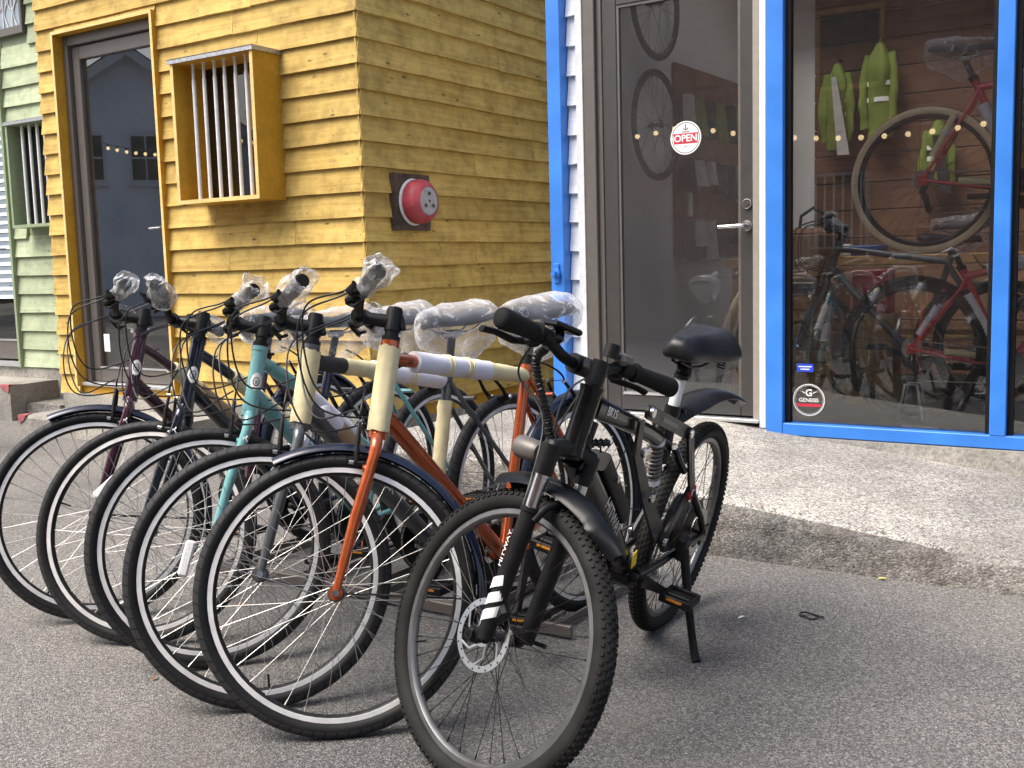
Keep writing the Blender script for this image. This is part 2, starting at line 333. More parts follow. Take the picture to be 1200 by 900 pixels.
simple('link_metal', (.022, .022, .023), .42, .3, var=.12)
simple('alu_pale', (.31, .28, .245), .45, .1, var=.05)
simple('alu_mill', (.62, .63, .64), .35, .7, var=.06)
simple('galv', (.42, .43, .45), .45, .75, var=.25, vscale=60)
simple('blue_paint', (.035, .20, .66), .42, coat=.15, var=.13, vscale=5, rvar=.16)
simple('white_paint', (.64, .67, .68), .5, var=.08)
simple('green_trim', (.25, .31, .19), .55, var=.1)
simple('steel', (.62, .62, .62), .22, 1, var=.08)
simple('spoke', (.42, .41, .40), .38, .9, var=.1)
simple('rim_silver', (.80, .79, .78), .38, .35, var=.08)
simple('rim_dark', (.02, .02, .02), .35, .3, var=.1)
simple('rim_grey', (.17, .17, .17), .38, .7, var=.15)
simple('black_plastic', (.009, .009, .0095), .5, spec=.2, var=.25, bump=.2, bscale=500)
simple('black_gloss', (.004, .004, .0045), .22, coat=.12, spec=.3, var=.2)
simple('black_metal', (.008, .008, .0085), .42, .1, spec=.3, var=.25)
simple('rubber', (.010, .010, .010), .75, spec=.2, var=.3, bump=.4, bscale=350)
simple('cable', (.012, .012, .012), .35, var=.1)
simple('leather', (.009, .0095, .011), .38, spec=.4, var=.2, bump=.35, bscale=260)
simple('chain_steel', (.3, .29, .28), .35, .9, var=.3, vscale=300)
simple('paint_maroon', (.052, .010, .024), .22, .35, coat=1, var=.1)
simple('paint_navy', (.006, .010, .022), .2, .35, coat=1, var=.1)
simple('paint_teal', (.17, .41, .42), .28, 0, coat=.7, var=.05)
simple('paint_grey', (.105, .115, .12), .32, .45, coat=.5, var=.12)
simple('paint_orange', (.50, .095, .018), .24, .55, coat=1, var=.12)
simple('paint_red', (.62, .018, .034), .25, .1, coat=.9, var=.08)
simple('mudguard_navy', (.007, .011, .028), .2, .1, coat=.5, spec=.4, var=.1)
simple('mudguard_black', (.004, .005, .007), .34, 0, coat=.05, spec=.22, var=.2, vscale=12)
simple('paper_cream', (.72, .64, .38), .8, var=.08, vscale=40, bump=.4, bscale=60)
simple('foam_white', (.76, .75, .82), .75, var=.04, vscale=25, bump=.2, bscale=90)
simple('foam_grey', (.045, .045, .046), .9, var=.2, bump=.5, bscale=300)
simple('card', (.36, .25, .145), .85, var=.12, vscale=15)
simple('tan_wall', (.80, .65, .42), .7, var=.1)
simple('white_decal', (.82, .82, .80), .5, var=.03)
simple('teal_decal', (.05, .24, .27), .5, var=.03)
simple('dark_decal', (.03, .03, .035), .5, var=.03)
simple('red_decal', (.50, .025, .05), .5, var=.05)
simple('blue_decal', (.02, .07, .55), .4, var=.05)
simple('yellow_decal', (.80, .55, .03), .45, var=.08)
simple('reflector_white', (.80, .80, .80), .18, 0, coat=.6, var=.15, vscale=250)
simple('reflector_amber', (.45, .17, .02), .25, var=.3, vscale=200)
simple('bell_red', (.40, .055, .075), .55, 0, coat=.05, var=.3, vscale=18)
simple('bell_grey', (.36, .37, .40), .5, .3, var=.2, vscale=40)
simple('hi_vis', (.14, .185, .02), .75, var=.12, vscale=12)
simple('grey_cloth', (.40, .38, .37), .85, var=.12, vscale=14)
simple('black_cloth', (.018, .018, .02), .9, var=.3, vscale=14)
simple('wall_grey', (.80, .81, .80), .8, var=.05, vscale=2.5)
simple('floor_dark', (.03, .029, .028), .6, var=.3, vscale=6)
simple('ceiling_white', (.6, .6, .58), .9, var=.04)
simple('box_red', (.45, .02, .03), .5, var=.08)
simple('box_blue', (.03, .07, .25), .5, var=.08)
simple('box_white', (.65, .65, .63), .6, var=.05)
simple('house_white', (.74, .81, .90), .85, var=.07, vscale=6, bump=.4, bscale=30)
simple('slate', (.06, .062, .07), .7, var=.2)
simple('dark_glass', (.012, .014, .018), .06, var=.1)
simple('painted_sky_pane', (.33, .40, .47), .12, var=.25, vscale=3)  # opaque pale blue; the sky's reflection is put into the colour
simple('blind', (.50, .58, .66), .5, var=.05)
simple('leaf_brown', (.26, .12, .06), .8, var=.3)
simple('leaf_yellow', (.60, .50, .08), .8, var=.2)
simple('roofing', (.05, .05, .05), .9)
tyre_mat('tyre', (.0085, .0085, .009), .58, 74, 26, .004)
tyre_mat('tyre_knobby', (.014, .0137, .0135), .75, 0, 0, .0)
glass_mat('glass', (.97, .98, .98), 2.4, .007)
glass_mat('glass_mirror', (.9, .92, .95), 3.6, .012)
glass_mat('glass_hazed', (.97, .98, .98), 2.6, .022)  # door glass, whitened most to imitate its milky sky reflection
glass_mat('glass_clean', (.95, .96, .96), 1.0)
film_mat('film'); film_mat('film_thin', .06, .5)
m, t_, p_ = mk('bulb'); p_.inputs['Base Color'].default_value = (.9, .75, .5, 1); p_.inputs['Emission Color'].default_value = (1, .72, .36, 1); p_.inputs['Emission Strength'].default_value = 2.0

# ------------------------------------------------------------------ ground, pavement, kerb
def smooth01(t): t = max(0, min(1, t)); return t*t*(3-2*t)
def grid(name, xs, ys, zf, mat, base=None):
    mb = MB(); nx, ny = len(xs), len(ys)
    mb.add([(x, y, zf(x, y)) for y in ys for x in xs], [(j*nx+i, j*nx+i+1, (j+1)*nx+i+1, (j+1)*nx+i) for j in range(ny-1) for i in range(nx-1)])
    return mb.build(name, mat, smooth=60)
def lin(a, b, n): return [a+(b-a)*i/(n-1) for i in range(n)]
def gz(x, y):
    return -.05*smooth01((-x-3.6)/3.5) + .004*noise.noise(V((x*.9, y*.9, 0)))*smooth01((abs(x+2.0)-1.6)/.8)
gxs = [-45, -30, -20]+lin(-14, 6, 61)+[10, 18, 28]; gys = [-40, -25, -15]+lin(-8, 6.2, 44)+[9, 14, 20]
tag(grid('ground', gxs, gys, gz, 'asphalt'), 'worn grey asphalt yard', kind='structure')
def pav_z(x, y):
    z = .056-.108*x if x > -2.15 else .2882+.004*(-2.15-x)
    return max(z, -.2)
mb = MB(); xs = lin(-3.45, 3.4, 230); ys = lin(3.75, 5.3, 22)
vs = []
for j, y in enumerate(ys):
    for i, x in enumerate(xs):
        e = noise.noise(V((x*5, y*5, 1)))*.006
        if j == 0: vs.append((x, y+.016*noise.noise(V((x*9, 3, 2)))+.010*noise.noise(V((x*31, 3, 2))), pav_z(x, y)-.014+e+.006*noise.noise(V((x*27, 1, 9)))))
        else: vs.append((x, y if j > 1 else y-.045, pav_z(x, y)+e))
nx = len(xs)
mb.add(vs, [(j*nx+i, j*nx+i+1, (j+1)*nx+i+1, (j+1)*nx+i) for j in range(len(ys)-1) for i in range(nx-1)])
pav = tag(mb.build('pavement', 'pavement', smooth=60), 'pale rough concrete ramp in front of the shop', kind='structure')
# kerb face: rough, weathered riser
mb = MB(); zs = lin(0, 1, 9); vs = []; xs2 = lin(-3.45, 3.4, 230)
for k in zs:
    for x in xs2:
        zt = pav_z(x, 3.75)-.014+noise.noise(V((x*5, 3.75*5, 1)))*.006+.006*noise.noise(V((x*27, 1, 9))); zb = -.03
        n = noise.noise(V((x*14, k*4, 0)))*.010+noise.noise(V((x*45, k*9, 5)))*.006
        vs.append((x, 3.75+(.016*noise.noise(V((x*9, 3, 2)))+.010*noise.noise(V((x*31, 3, 2))) if k == 1 else n-.012-.02*(1-k)), zb+(zt-zb)*k))
nx = len(xs2)
mb.add(vs, [(j*nx+i, j*nx+i+1, (j+1)*nx+i+1, (j+1)*nx+i) for j in range(len(zs)-1) for i in range(nx-1)])
# left end of the ramp
o = len(mb.v)
mb.add([(-3.45, 3.73, -.06), (-3.45, 5.3, -.06), (-3.45, 5.3, pav_z(-3.45, 5)), (-3.45, 3.75, pav_z(-3.45, 4)-.012)], [(0, 3, 2, 1)])
tag(mb.build('kerb', 'kerb_concrete', pav, smooth=60), kind='structure')
# low concrete upstand below the shop window
mb = MB(); xs = lin(-1.84, 3.2, 60)
top = [(x, 5.135+.006*noise.noise(V((x*6, 0, 0))), .232) for x in xs]; bot = [(x, 5.12+.012*noise.noise(V((x*6, 4, 0))), pav_z(x, 5.1)-.05) for x in xs]; back = [(x, 5.3, .232) for x in xs]
n = len(xs); mb.add(bot+top+back, [(i, i+1, n+i+1, n+i) for i in range(n-1)]+[(n+i, n+i+1, 2*n+i+1, 2*n+i) for i in range(n-1)])
tag(mb.build('shop_upstand', 'concrete', smooth=60), 'low concrete upstand under the blue shop window frame', 'plinth')

# ------------------------------------------------------------------ clapboard builder
def board_mesh(length, H, seed, mat, t=.027, wav=.0045):
    rnd = random.Random(seed); n = max(2, int(length/.16)+1); mb = MB(); vs = []
    ph = rnd.random()*100; sag = rnd.uniform(-.004, .004)
    for i in range(n):
        x = length*i/(n-1)
        e = noise.noise(V((x*2.3+ph, ph, 0)))*wav+noise.noise(V((x*7+ph, ph, 3)))*wav*.5+sag*(i/(n-1)-.5)
        b = noise.noise(V((x*1.3+ph, ph, 7)))*.0025
        vs += [(x, -.009, e), (x, -.009-t+b, e), (x, -.009-t+b+.0015, e+.004), (x, -.008, H), (x, -.0005, H)]
    k = 5
    fs = [(i*k+j, i*k+(j+1) % k, (i+1)*k+(j+1) % k, (i+1)*k+j) for i in range(n-1) for j in range(k)]
    fs += [tuple(range(k-1, -1, -1)), tuple(range((n-1)*k, n*k))]
    mb.add(vs, fs); return mb.mesh('board', mat, 30)
def clap(parent, mat, origin, ex, rows, x0, x1, z0, expo, cuts=(), seed=0, split=.5, nails=None):
    """rows of lapped boards; cuts = [(xa, xb, za, zb)] openings in wall coordinates"""
    rnd = random.Random(seed); ex = V(ex); ey = V((0, 0, 1)).cross(ex)
    for r in range(rows):
        zb = z0+r*expo; segs = [(x0, x1, zb, expo)]
        for xa, xb, za, zt in cuts:
            out = []
            for a, b, z, h in segs:
                lo, hi = max(z, za), min(z+h, zt)
                if hi-lo <= .03 or b <= xa or a >= xb: out.append((a, b, z, h)); continue
                if xa-a > .02: out.append((a, xa, z, h))
                if b-xb > .02: out.append((xb, b, z, h))
                if z+h-zt > .03: out.append((max(a, xa), min(b, xb), zt, z+h-zt))
            segs = out
        fin = []
        for a, b, z, h in segs:
            if b-a > 1.0 and rnd.random() < split:
                m_ = a+(b-a)*rnd.uniform(.25, .75); fin += [(a, m_-.0015, z, h), (m_+.0015, b, z, h)]
            else: fin.append((a, b, z, h))
        for a, b, z, h in fin:
            if nails is not None and h > .1:
                xx = a+.03
                while xx < b:
                    p = V(origin)+ex*xx-ey*(.0355); nails.tube([(p.x, p.y, z+.045), (p.x-ey.x*.0015, p.y-ey.y*.0015, z+.045)], .0042, 7); xx += .42 if b-xx > .5 else max(.05, b-xx-.03)
            me = board_mesh(b-a, h+.02, rnd.random()*1e4, mat)
            p = V(origin)+ex*a; mx = frame_mx((p.x+rnd.uniform(-.0, .0), p.y, z), ex, ey)
            put('board', me, parent, mx @ Matrix.Rotation(rnd.uniform(-.0012, .0012), 4, 'Y'))

# ------------------------------------------------------------------ yellow house
yh = thing('yellow_house', 'yellow clapboard house with a glazed door and a barred window box', 'house')
X1 = -4.47
mb = MB(); YW = 5.226
DX0, DX1, DZ0, DZ1 = -7.515, -6.335, .25, 2.985
mb.bx(-7.74, DX0+.002, YW, 8.6, .1, 3.75); mb.bx(DX1-.002, -5.90, YW, 8.6, .1, 3.75); mb.bx(-5.165, X1-.026, YW, 8.6, .1, 3.75)
mb.bx(-5.90, -5.165, YW, 8.6, .1, 1.60); mb.bx(-5.90, -5.165, YW, 8.6, 2.56, 3.75); mb.bx(DX0+.002, DX1-.002, YW, 8.6, DZ1-.003, 3.75)
mb.bx(DX0+.002, DX1-.002, YW, 8.6, .1, DZ0)
wall = mb.build('wall', 'ochre_trim', yh, smooth=0); NL = MB()
clap(wall, 'yellow_board', (0, YW, 0), (1, 0, 0), 23, -7.765, X1-.001, .185, .158, [(DX0, DX1, 0, DZ1), (-5.925, -5.14, 1.59, 2.56)], seed=3, split=.75, nails=NL)
# the two courses beside the door at its foot hang lower
clap(wall, 'yellow_board', (X1-.026, 0, 0), (0, 1, 0), 23, 5.2, 8.55, .185, .158, seed=11, split=.9, nails=NL)
tag(NL.build('nail_heads', 'rim_grey', wall), kind='stuff')
mb = MB(); mb.bx(-7.72, X1-.03, 5.185, 8.6, -.15, .19); mb.build('plinth', 'concrete', yh, smooth=0)
mb = MB(); mb.bx(-7.9, X1+.15, 5.0, 8.8, 3.76, 3.86); mb.build('roof', 'roofing', yh, smooth=0)
# door: deep ochre lining, grey frame, leaf, glass
tr = MB(); tr.bx(DX0, DX0+.022, 5.168, 5.36, DZ0, DZ1-.022); tr.bx(DX1-.022, DX1, 5.168, 5.36, DZ0, DZ1-.022); tr.bx(DX0, DX1, 5.166, 5.36, DZ1-.022, DZ1)
tr.build('door_lining', 'ochre_trim', yh, smooth=0)
ed = MB(); ed.bx(DX0-.001, DX0+.023, 5.160, 5.1655, DZ0, DZ1); ed.bx(DX1-.023, DX1+.001, 5.160, 5.1655, DZ0, DZ1); ed.bx(DX0+.023, DX1-.023, 5.160, 5.1645, DZ1-.023, DZ1+.001)
ed.build('lining_edge', 'pale_edge', yh, smooth=0)
door = MB(); a, b = DX0+.024, DX1-.024
door.bx(a, a+.055, 5.245, 5.365, DZ0+.03, DZ1-.024, .004); door.bx(b-.055, b, 5.245, 5.365, DZ0+.03, DZ1-.024, .004); door.bx(a+.0555, b-.0555, 5.248, 5.365, DZ1-.10, DZ1-.025, .004)
dr = door.build('door', 'alu_frame', yh, smooth=20, label='glazed door with grey-brown metal frame')
lf = MB(); a2, b2 = a+.06, b-.06
for (p, q, r_, s_) in ((a2, a2+.085, DZ0+.035, DZ1-.105), (b2-.085, b2, DZ0+.035, DZ1-.105), (a2+.0855, b2-.0855, DZ1-.205, DZ1-.106), (a2+.0855, b2-.0855, DZ0+.036, DZ0+.15)):
    lf.bx(p, q, 5.28, 5.345, r_, s_, .004)
lf.build('door_leaf', 'alu_frame', dr, smooth=20)
g = MB(); g.bx(a2+.08, b2-.08, 5.307, 5.313, DZ0+.14, DZ1-.2); g.build('pane', 'glass_mirror', dr, smooth=0)
s = MB(); s.bx(a+.0, b, 5.195, 5.295, DZ0+.005, DZ0+.03, .003); s.bx(a2+.09, b2-.09, 5.273, 5.281, DZ0+.14, DZ0+.155); s.build('sill', 'alu_mill', dr, smooth=20)
hd = MB(); hd.tube([(b2-.05, 5.28, 1.46), (b2-.05, 5.235, 1.46)], .011, 10); hd.tube([(b2-.05, 5.235, 1.46), (b2-.17, 5.232, 1.458)], .009, 10); hd.disc(.024, 5.271, 5.281, 18, (b2-.05, 0, 1.46)); hd.build('handle', 'steel', dr)
st = MB(); st.bx(a2+.115, a2+.185, 5.304, 5.306, .52, .66); st.build('notice', 'white_decal', dr, smooth=0)
# dim hallway behind the door
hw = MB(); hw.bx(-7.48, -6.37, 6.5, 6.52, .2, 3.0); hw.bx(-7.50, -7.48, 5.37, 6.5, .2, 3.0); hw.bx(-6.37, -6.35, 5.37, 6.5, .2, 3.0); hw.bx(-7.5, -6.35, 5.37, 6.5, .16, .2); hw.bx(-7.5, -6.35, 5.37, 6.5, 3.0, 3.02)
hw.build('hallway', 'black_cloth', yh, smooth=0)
# window box
wb = MB(); bx0, bx1, bz0, bz1, by0 = -5.925, -5.14, 1.59, 2.548, 4.962
wb.bx(bx0, bx0+.026, by0, 5.235, bz0+.026, bz1); wb.bx(bx1-.026, bx1, by0, 5.235, bz0+.026, bz1); wb.bx(bx0, bx1, by0, 5.235, bz0, bz0+.0255); wb.bx(bx0+.0265, bx1-.0265, by0+.002, 5.235, bz1-.026, bz1-.001)
wbo = wb.build('window_box', 'ochre_trim', yh, smooth=0)
e = MB(); e.bx(bx0-.0005, bx0+.0265, by0-.004, by0-.0005, bz0+.026, bz1-.001); e.bx(bx1-.0265, bx1+.0005, by0-.004, by0-.0005, bz0+.026, bz1-.001); e.bx(bx0, bx1, by0-.004, by0-.0005, bz0-.0005, bz0+.0255)
e.build('box_edge', 'pale_edge', wbo, smooth=0)
fl = MB(); fl.bx(bx0-.014, bx1+.014, by0-.016, 5.21, bz1+.001, bz1+.007); fl.bx(bx0-.014, bx1+.014, by0-.016, by0-.012, bz1-.024, bz1+.006); fl.bx(bx1+.011, bx1+.0145, by0-.012, 5.2, bz1-.024, bz1+.006); fl.build('flashing', 'galv', wbo, smooth=0)
for x in (-5.80, -5.695, -5.595, -5.495, -5.395, -5.295):
    q = MB(); jx = random.uniform(-.004, .004)
    q.tube([(x+jx, 5.05, bz0+.026), (x+jx, 5.05, bz1-.13)], .0135, 12); q.tube([(x+jx, 5.05, bz1-.13), (x+jx, 5.05, bz1-.024)], .0105, 12); q.disc(.02, 0, .003, 12, (x+jx, 5.05, bz1-.027), Matrix.Rotation(pi/2, 3, 'X'))
    q.build('bar', 'white_paint', wbo)
q = MB(); q.bx(bx0+.026, bx1-.026, 5.238, 5.244, bz0+.02, bz1-.02); q.build('pane', 'glass', wbo, smooth=0)
q = MB(); q.bx(-5.9, -5.166, 5.6, 5.62, 1.6, 2.56); q.bx(-5.9, -5.88, 5.25, 5.6, 1.6, 2.56); q.bx(-5.186, -5.166, 5.25, 5.6, 1.6, 2.56); q.build('niche', 'ochre_trim', wbo, smooth=0)

# bell on the side wall
bl = thing('alarm_bell', 'round faded red alarm bell on a weathered dark wooden plate', 'bell', T((X1+.002, 5.66, 1.55)))
q = MB(); sec = []
n = 9
for i in range(n+1):
    z = -.185+.37*i/n; w0 = .192+.006*noise.noise(V((z*20, 1, 0)))
    sec.append([V((.0, -w0, z)), V((.0, w0, z)), V((.028+.004*noise.noise(V((z*30, 5, 0))), w0-.004, z)), V((.028+.004*noise.noise(V((z*30, 9, 0))), -w0+.004, z))])
q.loft(sec); q.build('mounting_plate', 'dark_plate', bl, smooth=20)
rot = Matrix.Rotation(-pi/2, 3, 'Z')
q = MB(); q.lathe([(.0001, .03), (.150, .03), (.155, .036), (.150, .046), (.14, .05)], 40, rot=rot); q.build('bell_base', 'white_paint', bl)
q = MB(); q.lathe([(.142, .048), (.146, .062), (.146, .10), (.138, .132), (.118, .155), (.096, .166), (.092, .160)], 44, rot=rot); q.build('gong', 'bell_red', bl)
q = MB(); q.lathe([(.093, .152), (.093, .163), (.088, .167), (.0001, .168)], 36, rot=rot); q.build('face_plate', 'bell_grey', bl)
for ang in (90, 215, 325):
    q = MB(); c_ = V((.168, .05*cos(radians(ang)), .05*sin(radians(ang)))); q.disc(.013, 0, .006, 14, c_, rot, .002); q.build('screw', 'dark_plate', bl)
q = MB(); q.disc(.008, 0, .005, 12, (.168, 0, 0), rot, .001); q.build('screw', 'dark_plate', bl)

# concrete steps
def step(name, x0, x1, y0, y1, z1, label):
    mb = MB(); nx = 24; xs = lin(x0, x1, nx)
    ns = lambda x, k: .006*noise.noise(V((x*5, k, 0)))
    A = [(x, y0+ns(x, 1), -.2) for x in xs]; B = [(x, y0+ns(x, 2), z1-.015+ns(x, 3)) for x in xs]; D = [(x, y0+.02+ns(x, 4), z1) for x in xs]; E_ = [(x, y1, z1+.004) for x in xs]; G = [(x, y1, -.2) for x in xs]
    k = nx; mb.add(A+B+D+E_+G, [(l*k+i, l*k+i+1, (l+1)*k+i+1, (l+1)*k+i) for l in range(4) for i in range(nx-1)]+[tuple(l*k for l in range(4, -1, -1)), tuple(l*k+k-1 for l in range(5))])
    return tag(mb.build(name, 'concrete', smooth=40), label, 'step')
s2 = step('door_step', -7.5, -5.9, 4.65, 5.183, .085, 'low concrete step below the glazed door of the yellow house')
s1 = step('door_step', -10, -8.2, 5.02, 5.46, .243, 'raised concrete step below the slatted door of the green house')
for s_, x, y, z, wx in ((s2, -7.5, 4.65, .085, .10), (s1, -8.2, 5.02, .243, -.13)):
    q = MB(); xa, xb = sorted((x-.003 if wx > 0 else x+.003, x+wx)); q.add([(xa, y-.009, z+.0065), (xb, y-.009, z+.0065), (xa if wx > 0 else xb, y+.11, z+.0075)], [(0, 1, 2)])
    q.add([(xa, y-.0095, z+.006), (xb, y-.0095, z+.006), (xb-.03*(1 if wx > 0 else 0), y-.0098, z-.03), (x+wx*.1, y-.0098, z-.06), (xa+.02*(0 if wx > 0 else 1), y-.0098, z-.03)], [(0, 4, 3, 2, 1)]); q.build('red_corner_mark', 'red_paint', s_, smooth=0)
mb = MB(); mb.bx(-10.5, -7.73, 5.15, 5.5, -.2, .085); tag(mb.build('gravel_bed', 'kerb_concrete', smooth=0), kind='structure')

# ------------------------------------------------------------------ green house
gh = thing('green_house', 'pale green clapboard house at the left edge with a slatted door', 'house')
GY = 5.48
mb = MB(); mb.bx(-8.66, -7.6, GY, 8.6, .1, 3.75); mb.bx(-11, -8.66, GY+.25, 8.6, .1, 3.75); mb.bx(-11, -8.66, GY, GY+.3, 2.93, 3.2)
gw = mb.build('wall', 'green_trim', gh, smooth=0)
clap(gw, 'green_board', (0, GY, 0), (1, 0, 0), 23, -8.655, -7.7, .345, .1585, [(-11, -8.255, 3.13, 5), (-8.47, -7.9, 1.515, 2.43)], seed=21, split=0)
clap(gw, 'green_board', (0, GY, 0), (1, 0, 0), 1, -11, -8.66, 2.93, .1585, seed=22, split=1)
mb = MB(); mb.bx(-11, -7.65, GY-.02, 8.6, -.2, .34); mb.build('plinth', 'concrete', gh, smooth=0)
mb = MB(); mb.bx(-11, -7.5, 5.2, 8.8, 3.76, 3.86); mb.build('roof', 'roofing', gh, smooth=0)
mb = MB(); mb.bx(-8.685, -8.656, GY-.06, GY+.25, .34, 2.93); mb.build('door_lining', 'green_trim', gh, smooth=0)
mb = MB(); mb.bx(-8.70, -8.687, GY+.03, GY+.09, .36, 2.92, .003); mb.bx(-11, -8.7455, GY+.03, GY+.09, .40, .56, .003); mb.bx(-11, -8.7455, GY+.03, GY+.09, 2.80, 2.92, .003)
gd = mb.build('door', 'alu_frame', gh, smooth=20, label='glazed door with pale blind')
mb = MB(); mb.bx(-11, -8.7, GY-.05, GY+.02, .345, .385); mb.bx(-11, -8.76, GY+.02, GY+.028, .565, .58); mb.build('sill', 'alu_mill', gd, smooth=0)
mb = MB(); mb.bx(-11, -8.705, GY+.055, GY+.06, .55, 2.81); mb.build('pane', 'glass', gd, smooth=0)
for i in range(26):
    mb = MB(); z = .94+i*.072; mb.add([(-11, GY+.0, z), (-8.70, GY+.0, z), (-8.70, GY+.022, z+.034), (-11, GY+.022, z+.034), (-11, GY+.0, z+.066), (-8.70, GY+.0, z+.066)], [(0, 1, 2, 3), (3, 2, 5, 4)]); mb.build('slat', 'blind', gd, smooth=0)
mb = MB(); mb.bx(-8.86, -8.80, GY+.015, GY+.03, 1.05, 1.07); mb.tube([(-8.83, GY+.0, 1.38), (-8.95, GY+.0, 1.38)], .009, 8); mb.build('handle', 'steel', gd)
# window above the door with white drawing
mb = MB(); mb.bx(-11, -8.27, GY-.055, GY+.0, 3.135, 3.20, .003); mb.bx(-8.30, -8.27, GY-.055, GY+.0, 3.201, 3.75, .003); uw = mb.build('upper_window', 'alu_frame', gh, smooth=20, label='window with white plant drawing on its glass')
mb = MB(); mb.bx(-11, -8.30, GY-.016, GY-.010, 3.19, 3.75); mb.build('pane', 'painted_sky_pane', uw, smooth=0)
mb = MB()
for i in range(13):
    x = -8.38-i*.062; k = random.uniform(-.05, .05)
    P = spline([(x, GY-.022, 3.2), (x+k, GY-.022, 3.33), (x-k*.6, GY-.022, 3.47), (x+k*1.4, GY-.022, 3.6)], 5); mb.tube(P, .0055, 5)
    if i % 3 == 1: mb.tube([(x+.05*cos(a_*.7), GY-.022, 3.42+.07*sin(a_*.7)) for a_ in range(0, 10)], .005, 5)
mb.build('drawing', 'white_decal', uw)
# green window box
mb = MB(); x0, x1, z0, z1, y0 = -8.44, -7.8, 1.535, 2.40, GY-.17
mb.bx(x0, x0+.025, y0, GY, z0, z1); mb.bx(x0+.0255, x1, y0, GY, z0, z0+.025); mb.bx(x0+.0255, x1, y0, GY, z1-.025, z1); gb = mb.build('window_box', 'green_trim', gh, smooth=0)
mb = MB(); mb.bx(x0-.012, x1+.02, y0-.012, GY, z1+.001, z1+.008); mb.bx(x0-.012, x1+.02, y0-.012, y0-.008, z1-.02, z1+.007); mb.build('flashing', 'galv', gb, smooth=0)
for x in (-8.31, -8.205, -8.1, -8.0):
    mb = MB(); mb.tube([(x, y0+.07, z0+.025), (x, y0+.07, z1-.025)], .013, 10); mb.build('bar', 'white_paint', gb)
mb = MB(); mb.bx(x0+.03, x1, GY-.012, GY-.006, z0+.03, z1-.03); mb.build('pane', 'dark_glass', gb, smooth=0)

# ------------------------------------------------------------------ bike shop shell
SY = 5.2
sh = thing('bike_shop', 'bicycle shop with blue framed window and grey glazed door', 'shop')
TOP = 3.3; FL = .285
mb = MB(); mb.bx(-3.055, -2.90, SY+.02, 9, -.1, TOP); mb.bx(-3.055, 3.2, 7.62, 9.0, -.1, TOP); mb.bx(3.05, 3.2, SY+.02, 7.62, -.1, TOP); mb.bx(-2.9, 3.05, SY+.02, SY+.12, 2.78, TOP)
sw = mb.build('wall', 'wall_grey', sh, smooth=0)
mb = MB(); mb.bx(-3.2, 3.4, SY-.1, 5.4, TOP+.003, TOP+.12); mb.bx(-3.2, 3.4, 7.3, 9.1, TOP+.003, TOP+.12); mb.bx(-3.2, -2.8, 5.401, 7.299, TOP+.003, TOP+.12); mb.bx(-.9, 3.4, 5.401, 7.299, TOP+.003, TOP+.12); mb.build('roof', 'roofing', sh, smooth=0)
mb = MB(); mb.bx(-2.82, -.88, 5.38, 7.32, TOP+.125, TOP+.131); mb.build('added_rooflight', 'glass_clean', sh, smooth=0)  # invented roof opening, added to bring daylight into the shop
mb = MB(); mb.bx(-2.9, 3.05, SY+.02, 7.62, FL-.25, FL); mb.build('shop_floor', 'floor_dark', sh, smooth=0)
mb = MB(); mb.bx(-2.9, 3.05, SY+.12, 5.4, 2.95, 2.99); mb.bx(-2.9, 3.05, 7.3, 7.62, 2.95, 2.99); mb.bx(-2.9, -2.8, 5.401, 7.299, 2.95, 2.99); mb.bx(-.9, 3.05, 5.401, 7.299, 2.95, 2.99); mb.build('ceiling', 'ceiling_white', sh, smooth=0)
clap(sw, 'white_board', (0, SY+.02, 0), (1, 0, 0), 20, -2.972, -2.914, .235, .1585, seed=31, split=0)
clap(sw, 'white_board', (0, SY+.02, 0), (1, 0, 0), 3, -2.9, 3.2, 2.80, .1585, seed=32, split=1)
# timber panelled back wall of the shop
for i in range(14):
    mb = MB(); z = FL+.005+i*.19; mb.bx(-2.35, 3.04, 7.60, 7.618, z, z+.183, .004); mb.build('plank', 'brown_plank', sw, smooth=20)
# blue corner post with lock pin
mb = MB(); mb.bx(-3.062, -2.976, SY-.075, SY+.01, pav_z(-3, 5)+.004, TOP, .004); po = mb.build('corner_post', 'blue_paint', sh, smooth=20)
mb = MB(); mb.disc(.026, SY-.098, SY-.074, 20, (-3.022, 0, 1.066), None, .003); mb.tube([(-3.022, SY-.085, 1.066), (-3.022, SY-.125, 1.066)], .014, 12); mb.box((-3.022, SY-.08, 1.066), (.035, .012, .11), None, .004); mb.build('lock_pin', 'blue_paint', po)
mb = MB(); mb.bx(-2.914, -2.872, SY-.018, SY+.03, .275, 2.775, .002); mb.bx(-1.879, -1.845, SY-.018, SY+.03, .26, 2.775, .002); mb.build('door_trim', 'white_paint', sh, smooth=20)
# shop door
mb = MB(); mb.bx(-2.871, -2.80, SY-.012, SY+.07, .30, 2.775, .003); mb.bx(-2.7995, -2.768, SY+.012, SY+.07, .30, 2.70, .003); sd_ = mb.build('shop_door', 'alu_frame', sh, smooth=20, label='grey metal framed glass door')
mb = MB(); mb.bx(-1.915, -1.88, SY-.012, SY+.07, .30, 2.775, .003); mb.bx(-2.799, -1.916, SY-.012, SY+.07, 2.66, 2.775, .003); mb.build('jamb', 'alu_pale', sd_, smooth=20)
mb = MB(); mb.bx(-2.766, -2.682, SY+.018, SY+.065, .312, 2.65, .003); mb.bx(-1.99, -1.917, SY+.018, SY+.065, .312, 2.65, .003); mb.bx(-2.681, -1.991, SY+.018, SY+.065, .312, .395, .003); mb.bx(-2.681, -1.991, SY+.018, SY+.065, 2.475, 2.65, .003); mb.build('door_leaf', 'alu_dark', sd_, smooth=20)
